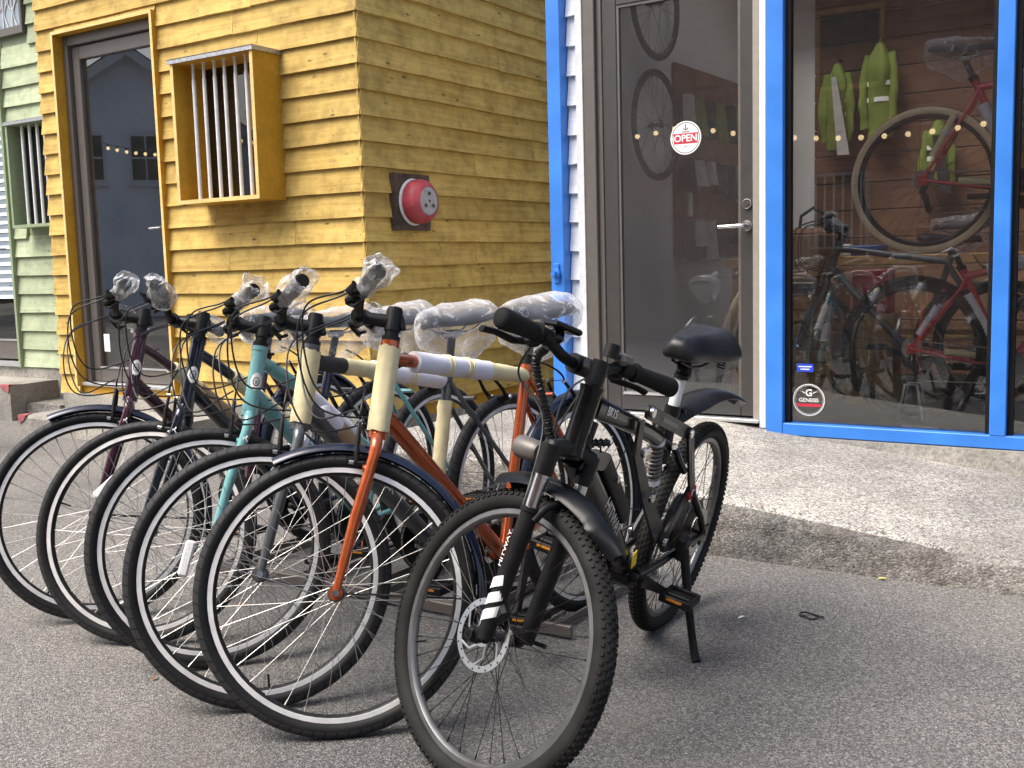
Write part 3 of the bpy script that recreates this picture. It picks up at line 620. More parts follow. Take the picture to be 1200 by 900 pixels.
mb = MB(); mb.bx(-2.682, -2.668, SY+.024, SY+.05, .395, 2.475); mb.bx(-2.004, -1.99, SY+.024, SY+.05, .395, 2.475); mb.bx(-2.667, -2.005, SY+.024, SY+.05, 2.461, 2.475); mb.build('glazing_bead', 'alu_frame', sd_, smooth=0)
mb = MB(); mb.bx(-2.667, -2.005, SY+.012, SY+.05, .3955, .408); mb.bx(-2.87, -1.88, SY-.03, SY+.04, .283, .3, .002); mb.build('sill', 'alu_mill', sd_, smooth=0)
mb = MB(); mb.bx(-2.669, -2.003, SY+.034, SY+.04, .40, 2.47); mb.build('pane', 'glass_hazed', sd_, smooth=0)
mb = MB(); mb.disc(.026, SY+.006, SY+.018, 22, (-1.953, 0, 1.285), None, .002); mb.tube([(-1.953, SY+.008, 1.285), (-1.953, SY-.045, 1.285)], .0095, 10); mb.tube(spline([(-1.953, SY-.04, 1.285), (-1.975, SY-.047, 1.285), (-2.085, SY-.045, 1.283)], 5), .0095, 10); mb.build('handle', 'steel', sd_)
mb = MB(); mb.disc(.025, SY+.004, SY+.018, 22, (-1.953, 0, 1.395), None, .003); mb.disc(.012, SY-.001, SY+.006, 14, (-1.953, 0, 1.395)); mb.build('lock', 'steel', sd_)
# shop window
sw_ = put('shop_window', None, sh, None, 'large shop window in a bright blue frame')
for q_ in ((-1.832, -1.748, .236, 2.78), (-.792, -.724, .296, 2.70), (.55, .62, .296, 2.70), (1.9, 1.98, .236, 2.78)):
    MB().bx(q_[0], q_[1], SY-.05, SY+.06, q_[2], q_[3], .003).build('mullion', 'blue_paint', sw_, smooth=20)
for za, zb in ((.236, .2955), (2.7005, 2.78)): MB().bx(-1.7475, 1.8995, SY-.048, SY+.06, za, zb, .003).build('rail', 'blue_paint', sw_, smooth=20)
mb = MB(); mb.bx(-1.7475, -1.722, SY-.012, SY+.03, .296, 2.7); mb.bx(-.7235, -.70, SY-.012, SY+.03, .296, 2.7); mb.bx(-.815, -.7925, SY-.012, SY+.03, .296, 2.7); mb.build('gasket', 'black_plastic', sw_, smooth=0)
for xa, xb in ((-1.74, -.795), (-.72, .547), (.623, 1.897)):
    mb = MB(); mb.bx(xa, xb, SY+.008, SY+.014, .29, 2.705); mb.build('pane', 'glass', sw_, smooth=0)
# stickers on the glass
stk = thing('open_sticker', 'round white OPEN sticker on the shop door glass', 'sticker', frame_mx((-2.292, SY+.031, 1.752), (1, 0, 0), (0, 0, 1)))
def oval(mb, rx, ry, z, n=40, hole=0):
    if hole: mb.add([(rx*cos(2*pi*i/n), ry*sin(2*pi*i/n), z) for i in range(n)]+[((rx-hole)*cos(2*pi*i/n), (ry-hole)*sin(2*pi*i/n), z) for i in range(n)], [(i, (i+1) % n, n+(i+1) % n, n+i) for i in range(n)])
    else: mb.add([(rx*cos(2*pi*i/n), ry*sin(2*pi*i/n), z) for i in range(n)], [tuple(range(n))])
    return mb
oval(MB(), .086, .086, 0).build('disc', 'white_decal', stk, smooth=0)
oval(MB(), .079, .079, .0006, hole=.0035).build('ring', 'dark_decal', stk, smooth=0)
mb = MB(); mb.add([(-.066, -.03, .0006), (.066, -.03, .0006), (.070, .024, .0006), (-.070, .024, .0006)], [(0, 1, 2, 3)]); mb.build('banner', 'red_decal', stk, smooth=0)
put('lettering', text_mesh('OPEN', .050, 'white_decal', bold=.001), stk, T((0, -.003, .0012)))
mb = MB(); mb.bx(-.022, .022, .029, .033, .0004, .0008); mb.bx(-.012, .012, -.044, -.041, .0004, .0008); mb.build('print_line', 'dark_decal', stk, smooth=0)
mb = MB(); mb.bx(-.0025, .0025, .045, .070, .0004, .0008); mb.tube([(-.014, .052, .0006), (-.008, .044, .0006), (0, .041, .0006), (.008, .044, .0006), (.014, .052, .0006)], .002, 5); mb.build('anchor', 'dark_decal', stk)
stg = thing('round_sticker', 'round clear GENESIS sticker low in the corner of the shop window', 'sticker', frame_mx((-1.632, SY+.0055, .412), (1, 0, 0), (0, 0, 1)))
oval(MB(), .080, .080, 0, hole=.004).build('ring', 'white_decal', stg, smooth=0); oval(MB(), .072, .072, 0, hole=.0015).build('ring', 'white_decal', stg, smooth=0)
mb = MB(); mb.add([(-.06, -.034, 0), (.06, -.034, 0), (.062, -.019, 0), (-.062, -.019, 0)], [(0, 1, 2, 3)]); mb.build('band', 'red_decal', stg, smooth=0)
put('lettering', text_mesh('GENESIS', .027, 'white_decal', bold=.0002), stg, T((0, -.002, .0004))); put('lettering', text_mesh('G', .048, 'white_decal', bold=.001), stg, T((0, .034, .0004)))
mb = MB(); mb.add([(-.018, .03, 0), (-.046, .046, 0), (-.022, .038, 0)], [(0, 1, 2)]); mb.add([(.018, .03, 0), (.046, .046, 0), (.022, .038, 0)], [(0, 2, 1)]); mb.build('wing', 'white_decal', stg, smooth=0)
stb = thing('blue_sticker', 'small blue rectangular sticker in the shop window above the round one', 'sticker', frame_mx((-1.652, SY+.0055, .572), (1, 0, 0), (0, 0, 1)))
mb = MB(); mb.add([(-.042, -.02, 0), (.042, -.02, 0), (.042, .02, 0), (-.042, .02, 0)], [(0, 1, 2, 3)]); mb.build('label_sheet', 'blue_decal', stb, smooth=0)
mb = MB()
for k, (y_, w_) in enumerate(((.006, .066), (-.007, .045))): mb.bx(-w_/2, w_/2, y_-.0025, y_+.0025, .0004, .0008)
mb.build('print_line', 'white_decal', stb, smooth=0)
mb = MB(); mb.box((-1.12, SY+.10, FL+.006), (.17, .06, .008), Matrix.Rotation(.06, 3, 'Z'), .002); tag(mb.build('plastic_strip', 'white_paint', smooth=20), 'flat white plastic strip lying inside the shop window', 'strip')

# ------------------------------------------------------------------ bicycles
_cache = {}
def cached(key, fn):
    if key not in _cache: _cache[key] = fn()
    return _cache[key]
def rim_mesh(r, tw, mat):                         # rim as a lathe about y; r = outer tyre radius
    ro = r-tw*1.78; h = .019
    return MB().lathe([(ro, -.011), (ro+.001, -.009), (ro-.004, -.0075), (ro-.004, .0075), (ro+.001, .009), (ro, .011), (ro-.013, .0115), (ro-h, .006), (ro-h-.0015, 0), (ro-h, -.006), (ro-.013, -.0115)], 72, True).mesh('wheel', mat)
def rim_tape(r, tw, mat):                         # bright machined brake track
    ro = r-tw*1.78; mb = MB()
    for s in (-1, 1): mb.lathe([(ro-.001, s*.01145), (ro-.0005, s*.0125), (ro-.0125, s*.0129), (ro-.013, s*.0118)], 72, True)
    return mb.mesh('brake_track', mat)
def tyre_mesh(r, tw, mat, n=12):
    rc = r-tw; pr = []
    for i in range(n+1):
        a = radians(-142+284*i/n); q = 1.0
        pr.append((rc+tw*cos(a)*q, tw*.98*sin(a)))
    pr += [(rc-tw*.86, .009), (rc-tw*.86, -.009)]
    return MB().lathe(pr, 80, True).mesh('tyre', mat, 50)
def tan_mesh(r, tw):
    rc = r-tw; mb = MB()
    for s in (-1, 1):
        pr = [(rc+(tw+.0008)*cos(radians(a)), s*(tw*.98+.0008)*sin(radians(a))) for a in range(38, 142, 12)]
        pr += [(rc+(tw-.003)*cos(radians(a)), s*(tw-.003)*sin(radians(a))) for a in (136, 90, 44)]
        mb.lathe(pr, 72, True)
    return mb.mesh('sidewall', 'tan_wall', 50)
def knobs_mesh(r, tw):
    mb = MB(); rc = r-tw; rows = [(-62, 110, .0075, .0085), (-37, 110, .0065, .008), (-12, 110, .007, .0085), (12, 110, .007, .0085), (37, 110, .0065, .008), (62, 110, .0075, .0085)]
    for k, (a, n, w_, l_) in enumerate(rows):
        ar = radians(a)
        for i in range(n):
            t = 2*pi*(i+(.5 if k % 2 else 0))/n
            c = V(((rc+(tw+.0012)*cos(ar))*cos(t), (tw*.98+.0012)*sin(ar), (rc+(tw+.0012)*cos(ar))*sin(t)))
            nrm = V((cos(ar)*cos(t), sin(ar), cos(ar)*sin(t))); tan = V((-sin(t), 0, cos(t))); b = nrm.cross(tan)
            m = Matrix((tan, b, nrm)).transposed(); mb.box(c, (l_, w_, .0034), m)
    return mb.mesh('tread', 'tyre_knobby', 30)
def hub_mesh(fl, fr, body, ax, mat, n=20):
    mb = MB(); mb.lathe([(.0001, -ax), (.0055, -ax), (.0055, -fl-.012), (.013, -fl-.012), (.013, -fl-.004), (fr, -fl-.002), (fr, -fl+.002), (body, -fl+.006), (body*.85, 0), (body, fl-.006), (fr, fl-.002), (fr, fl+.002), (.013, fl+.004), (.013, fl+.012), (.0055, fl+.012), (.0055, ax), (.0001, ax)], n)
    return mb.mesh('hub', mat)
def spoke_meshes(r_in, fl, fr, mat, n, th=.0011, cross=62):
    """four shared spoke meshes: left/right flange, leading/trailing"""
    out = []
    for side in (-1, 1):
        for lead in (-1, 1):
            a = radians(cross)*lead; p0 = V((fr*.9*cos(a), side*(fl+.0015*lead), fr*.9*sin(a))); p1 = V((r_in, side*.002, 0))
            mb = MB(); mb.tube([p0, p1], th, 5); d = (p1-p0).normalized(); mb.tube([p1-d*.014, p1], .0019, 5)
            out.append(mb.mesh('spoke', mat))
    return out
def make_wheel(parent, mx, name, r, tw, kind, reflector=None, seed=0, rear=False):
    rimm = dict(silver='rim_silver', dark='rim_dark', grey='rim_grey', black='rim_grey')[kind['rim']]
    w_ = put(name, cached(('rim', r, tw, rimm), lambda: rim_mesh(r, tw, 'rim_dark' if kind['rim'] == 'silver' else rimm)), parent, mx)
    if kind['rim'] == 'silver': put('brake_track', cached(('trk', r, tw), lambda: rim_tape(r, tw, 'rim_silver')), w_)
    tm = 'tyre_knobby' if kind.get('knob') else 'tyre'
    put('tyre', cached(('ty', r, tw, tm), lambda: tyre_mesh(r, tw, tm)), w_)
    if kind.get('knob'):
        o = put('tread', cached(('kn', r, tw), lambda: knobs_mesh(r, tw)), w_); o['kind'] = 'stuff'
    if kind.get('tan'): put('sidewall', cached(('tan', r, tw), lambda: tan_mesh(r, tw)), w_)
    fl, fr, body, ax = (.032, .021, .012, .062) if not rear else (.030, .024, .015, .07)
    if kind.get('motor'): fl, fr, body, ax = .03, .095, .09, .075
    put('hub', cached(('hub', fl, fr, body), lambda: hub_mesh(fl, fr, body, ax, 'black_metal' if kind['rim'] != 'silver' else 'alu_dark', 32)), w_)
    n = kind.get('spokes', 36); r_in = r-tw*1.78-.019; sm = kind.get('spoke', 'spoke')
    S = cached(('sp', r, tw, fl, fr, sm), lambda: spoke_meshes(r_in, fl, fr, sm, n, th=.00095 if sm == 'spoke' else .001, cross=62 if not kind.get('motor') else 30))
    rnd = random.Random(seed); ph = rnd.random()*6
    for i in range(n):
        put('spoke', S[i % 4], w_, Matrix.Rotation(ph+2*pi*i/n, 4, 'Y'))
    vm = cached(('valve', r, tw), lambda: MB().tube([(r_in+.005, 0, 0), (r_in-.034, 0, 0)], [.0032, .0026], 8).mesh('valve', 'black_plastic'))
    put('valve', vm, w_, Matrix.Rotation(ph+.05+(kind.get('valve', 0)), 4, 'Y'))
    if reflector is not None:
        rm = cached('refl', lambda: MB().box((0, 0, 0), (.026, .012, .095), None, .006).mesh('reflector', 'reflector_white', 30))
        put('reflector', rm, w_, Matrix.Rotation(reflector, 4, 'Y') @ T((r_in*.66, .012, 0)) @ Matrix.Rotation(.0, 4, 'Y'))
    return w_
def crumple(P, rad, n=26, seed=0, amp=.35, rings=22, flare=0):
    """crumpled film sleeve along a polyline"""
    P = spline(P, 8); k = len(P); rnd = random.Random(seed); ph = rnd.random()*50; mb = MB()
    secs = []; t0 = (P[-1]-P[0]).normalized(); up = V((0, 0, 1)) if abs(t0.z) < .8 else V((1, 0, 0)); u0 = (up-t0*up.dot(t0)).normalized()
    for i in range(k):
        t = (P[min(i+1, k-1)]-P[max(i-1, 0)]).normalized(); u = (u0-t*u0.dot(t)).normalized(); b = t.cross(u); s = i/(k-1)
        rr = rad(s); q = []
        for j in range(n):
            a = 2*pi*j/n; d = V((cos(a)*2.2, sin(a)*2.2, s*5))+V((ph, ph, ph))
            e = 1+amp*(abs(noise.noise(d*.6))*1.3-.25)+amp*.16*noise.noise(d*1.9)
            q.append(P[i]+(u*cos(a)+b*sin(a))*rr*e+t*noise.noise(d*1.2)*.008)
        secs.append(q)
    mb.loft(secs, False); return mb
def saddle_secs(prof, n=14):
    """prof: (x, halfwidth, ztop, thickness, dip, droop)"""
    secs = []
    for x, w_, zt, th, dip, dr in prof:
        q = []
        for j in range(n):
            a = 2*pi*j/n; c_, s_ = cos(a), sin(a)
            y = w_*(abs(c_)**.75)*(1 if c_ >= 0 else -1)
            z = zt+(s_ if s_ > 0 else s_*1.0)*th*(.5 if s_ > 0 else .5)-dr*(abs(y)/max(w_, .001))**2.2
            if s_ > .2: z -= dip*max(0, 1-abs(y)/(w_*.45+1e-4))
            q.append(V((x, y, z)))
        secs.append(q)
    return secs
def disp(mb, amp, sc, seed=0):
    mb.v = [tuple(V(p)+noise.noise_vector(V(p)*sc+V((seed, seed, seed)))*amp) for p in mb.v]; return mb

HB = dict(L=1.0858, HA=radians(71), rake=.045, r=.346, tw=.0205)
def bike_matrices(g, x, y, head, steer, lean, z=0):
    a = V((-cos(g['HA']), 0, sin(g['HA']))); f = V((sin(g['HA']), 0, cos(g['HA']))); fh = V((g['L'], 0, g['r'])); P0 = fh-f*g['rake']
    S = T(P0) @ Matrix.Rotation(steer, 4, a) @ T(-P0); Lw = Matrix.Rotation(lean, 4, 'X')
    R3 = (Lw @ S).to_3x3(); ax = (R3 @ V((0, 1, 0))).normalized(); hubw = Lw @ (S @ fh); rr, tw = g['r'], g['tw']
    zf = hubw.z-(rr-tw)*sqrt(max(0, 1-ax.z**2))-tw; zr = rr*cos(lean)-(rr-tw)*cos(lean)-tw
    pit = atan2(zf-zr, g['L'])
    root = T((x, y, z-zr)) @ Matrix.Rotation(head, 4, 'Z') @ Matrix.Rotation(pit, 4, 'Y') @ Lw
    return root, S, a, f, fh, P0
def make_pedals(crank, bb, ang, w_in=.075, length=.17, amber=True):
    for s, an in ((1, ang), (-1, ang+pi)):
        d = V((cos(an), 0, sin(an))); p = V((bb[0], s*w_in, bb[1])); e = p+d*length
        MB().loft([[p+d*t+V((0, s*(.012+.008*u), 0))+V((-d.z, 0, d.x))*q+V((0, yy, 0)) for q, yy in ((-h, -.006), (h, -.006), (h, .006), (-h, .006))] for t, u, h in ((-.012, 0, .017), (.02, 0, .015), (.15, 1, .011), (length+.012, 1, .013))]).build('crank_arm', 'black_metal', crank, smooth=25)
        pd = MB(); c_ = e+V((0, s*.065, 0))
        for yy in (-.04, .04): pd.box(c_+V((0, yy, 0)), (.088, .012, .022), None, .003)
        for xx in (-.042, .042): pd.box(c_+V((xx, 0, 0)), (.010, .09, .024), None, .003)
        pd.tube([e, c_+V((0, s*.045, 0))], .0075, 8); pd.box(c_, (.03, .07, .02), None, .003)
        po_ = pd.build('pedal', 'black_plastic', crank, smooth=25)
        if amber:
            for xx in (-.0482, .0482): MB().box(c_+V((xx, 0, .004)), (.003, .045, .006)).build('reflector_strip', 'reflector_amber', crank, smooth=0)
def make_chain(root, bb, hub, y, rc=.085, rh=.04, der=None):
    n = 16; P = [V((bb[0]+rc*cos(a), y, bb[1]+rc*sin(a))) for a in [radians(100-i*200/n) for i in range(n+1)]]
    if der: P += [V((der[0]+.02, y, der[1]-.012)), V((der[0]-.01, y, der[1]+.0)), V((der[0]+.012, y, der[1]+.05))]
    P += [V((hub[0]+rh*cos(a), y, hub[1]+rh*sin(a))) for a in [radians(-60-i*200/n) for i in range(n+1)]]; P.append(P[0])
    mb = MB()
    for i in range(len(P)-1):
        d = P[i+1]-P[i]; ln = d.length; k = max(1, int(ln/.0125))
        for j in range(k):
            a = P[i]+d*(j/k); b = P[i]+d*((j+.85)/k); mb.tube([a, b], .0042 if j % 2 else .0034, 5)
    o = mb.build('chain', 'chain_steel', root, smooth=0); return o
def cassette(root, hub, y0, n=8, r0=.022, r1=.052, s=-1, mat='chain_steel'):
    mb = MB()
    for i in range(n):
        r_ = r1-(r1-r0)*i/(n-1); mb.lathe([(.016, y0+s*i*.0042), (r_, y0+s*i*.0042), (r_, y0+s*(i*.0042+.0019)), (.016, y0+s*(i*.0042+.0019))], 26, True, c=(hub[0], 0, hub[1]))
    return mb.build('cassette', mat, root, smooth=30)
def derailleur(root, hub, y, mat='black_metal'):
    mb = MB(); mb.box((hub[0]+.006, y, hub[1]-.045), (.028, .022, .05), Matrix.Rotation(.3, 3, 'Y'), .004); mb.plate((hub[0]+.012, hub[1]-.075), (hub[0]+.03, hub[1]-.135), .012, y-.006, y-.003); mb.plate((hub[0]+.012, hub[1]-.075), (hub[0]+.03, hub[1]-.135), .012, y+.006, y+.009)
    mb.disc(.018, y-.003, y+.004, 16, (hub[0]+.014, 0, hub[1]-.08)); mb.disc(.018, y-.003, y+.004, 16, (hub[0]+.032, 0, hub[1]-.138)); return mb.build('derailleur', mat, root, smooth=30)
def brake_v(root, mx, centre, fwd, up, name='v_brake'):
    """rim brake: two arms either side of the tyre"""
    mb = MB(); c_ = V(centre); fwd, up = V(fwd), V(up)
    for s in (-1, 1):
        y = V((0, s, 0)); b = c_+y*.036-up*.018+fwd*.012
        mb.tube([b, b+up*.05+y*.004+fwd*.004, b+up*.106-y*.006+fwd*.006], [.0075, .006, .0048], 8); mb.tube([b-fwd*.02, b+fwd*.016], .0065, 8)
        pad = b+up*.012-y*.017; ft = fwd.cross(V((0, 1, 0))); mb.tube([pad-up.cross(V((0, 1, 0)))*.0, pad], .006, 6) if False else None
        mb.box(pad, (.055, .012, .012), Matrix((fwd.cross(V((0, 1, 0))).cross(V((0, 1, 0))).normalized(), V((0, 1, 0)), fwd)).transposed() if False else None, .003)
    top = c_+up*.09+fwd*.018
    mb.tube(bez(top+V((0, .034, 0)), top+V((0, .05, 0))+up*.03, top+V((0, .02, 0))+up*.07, top+V((0, -.012, 0))+up*.085, 8), .0032, 6); mb.tube([top+V((0, .034, 0)), top+V((0, -.034, 0))], .0012, 5)
    o = mb.build(name, 'black_metal', root, mx)
    q = MB()
    for s in (-1, 1):
        b = c_+V((0, s*.038, 0))-up*.018+fwd*.018; q.tube([b, b+fwd*.012], .0058, 10); q.tube([b+up*.106+V((0, -s*.006, 0))-fwd*.006, b+up*.106+V((0, -s*.006, 0))+fwd*.006], .005, 8)
    q.build('bolt', 'steel', o); return o

def hybrid(spec):
    g = dict(HB); g.update(spec.get('g', {})); r, tw, L = g['r'], g['tw'], g['L']
    MX, S, a, f, fh, P0 = bike_matrices(g, *spec['pose'], z=spec.get('z', 0))
    root = thing('bicycle', spec['label'], 'bicycle', MX, spec.get('group'))
    rnd = random.Random(spec['seed']); paint = spec['paint']; s1, s2, s3 = spec['s']; Y = V((0, 1, 0))
    hb, ht = P0+a*s1, P0+a*s2
    bb = V((.435, 0, .285)); sdir = (V(spec.get('st', (.25, 0, .83)))-bb).normalized(); stt = V(spec.get('st', (.25, 0, .83)))
    # --- frame
    fr = MB(); fr.tube([hb+a*.004, ht-a*.004], .0225, 18); fr.tube([hb, hb+a*.014], .0245, 18); fr.tube([ht-a*.014, ht], .0245, 18)
    dt0 = hb+a*.055
    fr.tube([dt0, bb+V((.012, 0, .012))], [spec.get('dtr', .0225), spec.get('dtr', .0225)*.95], 16)
    fr.tube([bb-sdir*.0, stt], .0168, 14); fr.tube([stt-sdir*.03, stt+sdir*.002], .0195, 14)
    if spec['type'] == 'diamond':
        tt = [ht-a*.045, ht-a*.045+(stt-sdir*.045-(ht-a*.045))*.5, stt-sdir*.045]
    else:
        e = bb+sdir*.22; tt = bez(ht-a*.04, ht-a*.04+V((-.13, 0, -.07)), e+V((.16, 0, .13)), e, 10)
    fr.tube(tt, .0178, 14)
    fr.tube([bb-Y*.036, bb+Y*.036], .021, 16)
    hubr = V((0, 0, r))
    for s in (-1, 1):
        fr.tube([bb+V((-.02, s*.022, 0)), bb+V((-.12, s*.036, .01)), hubr+Y*s*.066], [.0105, .0095, .008], 10)
        fr.tube([stt-sdir*.055+Y*s*.016, stt-sdir*.09+Y*s*.032+V((-.035, 0, -.02)), hubr+Y*s*.066], [.0085, .0085, .0075], 10)
        fr.box(hubr+Y*s*.066, (.045, .006, .05), None, .002)
    fr.tube([stt+V((-.075, -.034, -.11)), stt+V((-.075, .034, -.11))], .007, 8)
    fo = fr.build('frame', paint, root)
    # --- steered parts
    crown = hb-a*.006; fk = MB(); fk.tube([crown+a*.006, crown-a*.012], .0245, 18)
    for s in (-1, 1):
        fk.tube(spline([crown-a*.006+Y*s*.006, crown-a*.022+Y*s*.036, crown-a*.06+Y*s*.046, crown*.45+fh*.55+Y*s*.048, crown*.18+fh*.82+Y*s*.049, fh+Y*s*.05], 5), [.017]+[.0155]*9+[.0145]*6+[.013]*5+[.011]*4+[.009], 12)
        fk.tube([P0+a*.12+Y*s*.048, P0+a*.12+Y*s*.048-f*.001], .014, 8)
        fk.disc(.017, s*.044, s*.056, 16, (fh.x, 0, fh.z)); fk.tube([P0+a*.31+Y*s*.042, P0+a*.31+Y*s*.042+f*.024], .009, 8)
    fko = fk.build('fork', paint, root, S)
    q = MB(); q.tube([fh+Y*.056, fh+Y*.068], .009, 12); q.tube([fh-Y*.056, fh-Y*.066], .009, 12); q.build('axle_nut', 'steel', fko)
    if spec.get('logo'):
        me = cached('rlogo', lambda: text_mesh('R', .034, 'white_decal', bend=.0163)); ln = text_mesh
        m_ = frame_mx(crown-a*.10+Y*.0455+V((0, 1, 0)).cross(a).normalized()*0+Y*.0163, a.cross(Y), a)
        put('fork_logo', me, fko, frame_mx(crown-a*.085+Y*(.0455+.0168), -f, a))
        ring = cached('rring', lambda: MB().lathe([(.021, 0), (.024, 0), (.024, .0005), (.021, .0005)], 24, True).mesh('ring', 'white_decal', 0))
        bd = MB(); bd.disc(.024, 0, .0012, 22, sc_c) if False else None
    wk = dict(rim=spec.get('rim', 'silver'), tan=spec.get('tan'), knob=spec.get('knob'), spoke=spec.get('spoke', 'spoke'), spokes=spec.get('spokes', 36))
    fw = make_wheel(root, S @ T(fh), 'front_wheel', r, tw, wk, spec.get('refl'), spec['seed'])
    rw = make_wheel(root, T(hubr), 'rear_wheel', r, tw, wk, spec.get('refl2'), spec['seed']+50, True)
    q = MB(); q.tube([ht+a*.0005, ht+a*.012], .0238, 16); q.tube([ht+a*.012, P0+a*(s3-.012)], .0185, 16); top = P0+a*s3
    if spec.get('drop'): q.tube([top-a*.02, top-a*.02+f*.09], .015, 12)
    Cb = P0+a*(s3-.03)+f*.09
    q.tube([top-a*.055, top+a*.002], .0215, 16); q.tube([top+a*.002, top+a*.008], .019, 16)
    q.tube([top-a*.03, Cb-f*.012], [.019, .0165], 12, flat=.9); q.tube([Cb-Y*.024, Cb+Y*.024], .0205, 14); q.box(top-a*.03-f*.022, (.016, .02, .04), None, .003)
    sto = q.build('stem', 'black_metal', root, S)
    # bars
    def bp(y, ris, back): return Cb+Y*y+a*ris-f*back
    if not spec.get('nobars'):
        pts = spline([bp(y, ri, bk) for y, ri, bk in ((-.315, .04, .045), (-.2, .04, .02), (-.12, .032, .004), (-.055, .004, 0), (0, 0, 0), (.055, .004, 0), (.12, .032, .004), (.2, .04, .02), (.315, .04, .045))], 5)
        ho = MB().tube(pts, .0125, 12).build('handlebar', 'black_metal', root, S)
        for s in (-1, 1):
            g0, g1 = bp(s*.195, .04, .021), bp(s*.322, .04, .047); d = (g1-g0).normalized()
            gm = MB(); gm.tube([g0+d*(.127*t) for t in (0, .03, .06, .5, .8, .95, 1)], [.0205, .0205, .0165, .0175, .0178, .0195, .0185], 14); gm.build('grip', 'rubber', ho)
            # lever and shifter
            lv = MB(); c_ = bp(s*.165, .039, .014); dn = (f*.8-a*.45).normalized()
            lv.tube([c_-d*.014, c_+d*.014], .0185, 12); lv.box(c_+dn*.026, (.03, .034, .026), None, .006)
            lv.tube([c_+dn*.036, c_+dn*.052+d*.04, c_+dn*.046+d*.1, c_+dn*.052+d*.118], [.0075, .0062, .0055, .005], 8, flat=1.4)
            c2 = bp(s*.128, .034, .006); lv.tube([c2-d*.012, c2+d*.012], .018, 12); lv.box(c2+dn*.024-a*.012, (.036, .036, .024), None, .008); lv.tube([c2+dn*.03-a*.02, c2+dn*.02-a*.035+d*.03, c2+dn*.0-a*.03+d*.045], .005, 7)
            lv.tube([c_+dn*.03-d*.018, c_+dn*.03-d*.034], .005, 8)
            lv.build('brake_lever', 'black_plastic', ho)
            if spec.get('film', True):
                e0 = g0-d*.045; e1 = g1+d*.014
                sd = spec['seed']*3+s
                cr = crumple([e0, e0*.6+e1*.4, e1, e1+d*.018+a*rnd.uniform(-.01, .02)], lambda t: (.030+.008*sin(t*5+sd)) if t < .8 else .030*(1-(t-.8)*3.2)+.006, seed=sd, amp=.42)
                cr.build('plastic_sleeve', 'film', ho, smooth=34)
    else: ho = fo
    # saddle, post
    sc = stt+sdir*.10
    MB().tube([stt-sdir*.08, sc], .0135, 12).build('seat_post', 'black_metal', root)
    q = MB(); q.tube([stt-sdir*.012, stt+sdir*.008], .0215, 14); q.tube([stt+V((-.02, -.018, 0)), stt+V((-.02, .018, 0))], .006, 8); q.build('seat_clamp', 'black_metal', root)
    sx, sz = sc.x-.02, sc.z+.052
    prof = [(.150, .012, -.012, .024, 0, .004), (.140, .020, -.004, .034, 0, .008), (.10, .025, 0, .036, 0, .012), (.04, .033, 0, .038, .003, .016), (-.02, .055, .004, .042, .006, .022), (-.07, .078, .010, .044, .007, .022), (-.11, .084, .014, .042, .006, .02), (-.132, .070, .012, .030, 0, .014), (-.138, .05, .008, .014, 0, .01)]
    sa = MB().loft(saddle_secs([(sx+x, w_, sz+zt, th, dp, dr) for x, w_, zt, th, dp, dr in prof])).build('saddle', 'leather', root, smooth=60)
    q = MB()
    for s in (-1, 1): q.tube(spline([(sx+.12, s*.012, sz-.018), (sx+.06, s*.02, sz-.04), (sx-.04, s*.022, sz-.042), (sx-.11, s*.03, sz-.014)], 5), .0036, 8)
    q.box((sc.x, 0, sc.z+.006), (.045, .05, .028), None, .006); q.build('saddle_rails', 'steel', sa)
    if spec.get('cover', True):
        pr = [(.168, .014, -.006, .04, 0, 0), (.155, .036, 0, .075, 0, .006), (.10, .046, .006, .085, 0, .01), (.03, .062, .008, .095, 0, .014), (-.05, .088, .012, .10, 0, .02), (-.11, .098, .018, .10, 0, .02), (-.145, .088, .016, .085, 0, .015), (-.158, .05, .010, .05, 0, .01)]
        n_ = 30; cv = MB().loft(saddle_secs([(sx+x, w_, sz+zt-.006, th, dp, dr) for x, w_, zt, th, dp, dr in pr for _ in (0,)], n_))
        # refine lengthwise, sag the skirt towards the post, crumple
        secs = saddle_secs([tuple(p_*(1-t)+q_*t for p_, q_ in zip(pr[i], pr[i+1])) for i in range(len(pr)-1) for t in (0, .25, .5, .75)]+[pr[-1]], n_)
        out = []
        for sec in secs:
            qq = []
            for p in sec:
                z = p.z-.006; low = max(0, -z-.01); z -= low*3.0*(1-.65*min(1, abs(p.x)/.17)); p2 = V((p.x+sx, p.y*(1-low*3.2), z+sz)); qq.append(p2+noise.noise_vector(p2*17+V((spec['seed'], 0, 0)))*.009+noise.noise_vector(p2*38)*.0018)
            out.append(qq)
        MB().loft(out).build('saddle_cover', 'film', root, smooth=34)
    # cranks, chain
    MB().lathe([(.03, -.052), (.088, -.052), (.0905, -.050), (.088, -.048), (.03, -.048)], 44, True, c=bb).build('chainring', 'black_metal', root)
    cs = MB().lathe([(.0001, .062), (.0135, .062), (.0135, -.062), (.0001, -.062)], 16, c=bb).build('crankset', 'black_metal', root); make_pedals(cs, (bb.x, bb.z), spec.get('crank', radians(-25)))
    cassette(root, (0, r), -.034); derailleur(root, (0, r), -.055); make_chain(root, (bb.x, bb.z), (0, r), -.046, der=(.034, r-.15))
    # brakes
    if spec.get('vbrake', True):
        brake_v(root, S, P0+a*(.346-.006)-V((0, 0, 0))+f*.03, f, a); brake_v(root, None, V((.05, 0, r+.335)), V((-.75, 0, .66)).normalized(), V((.66, 0, .75)).normalized())
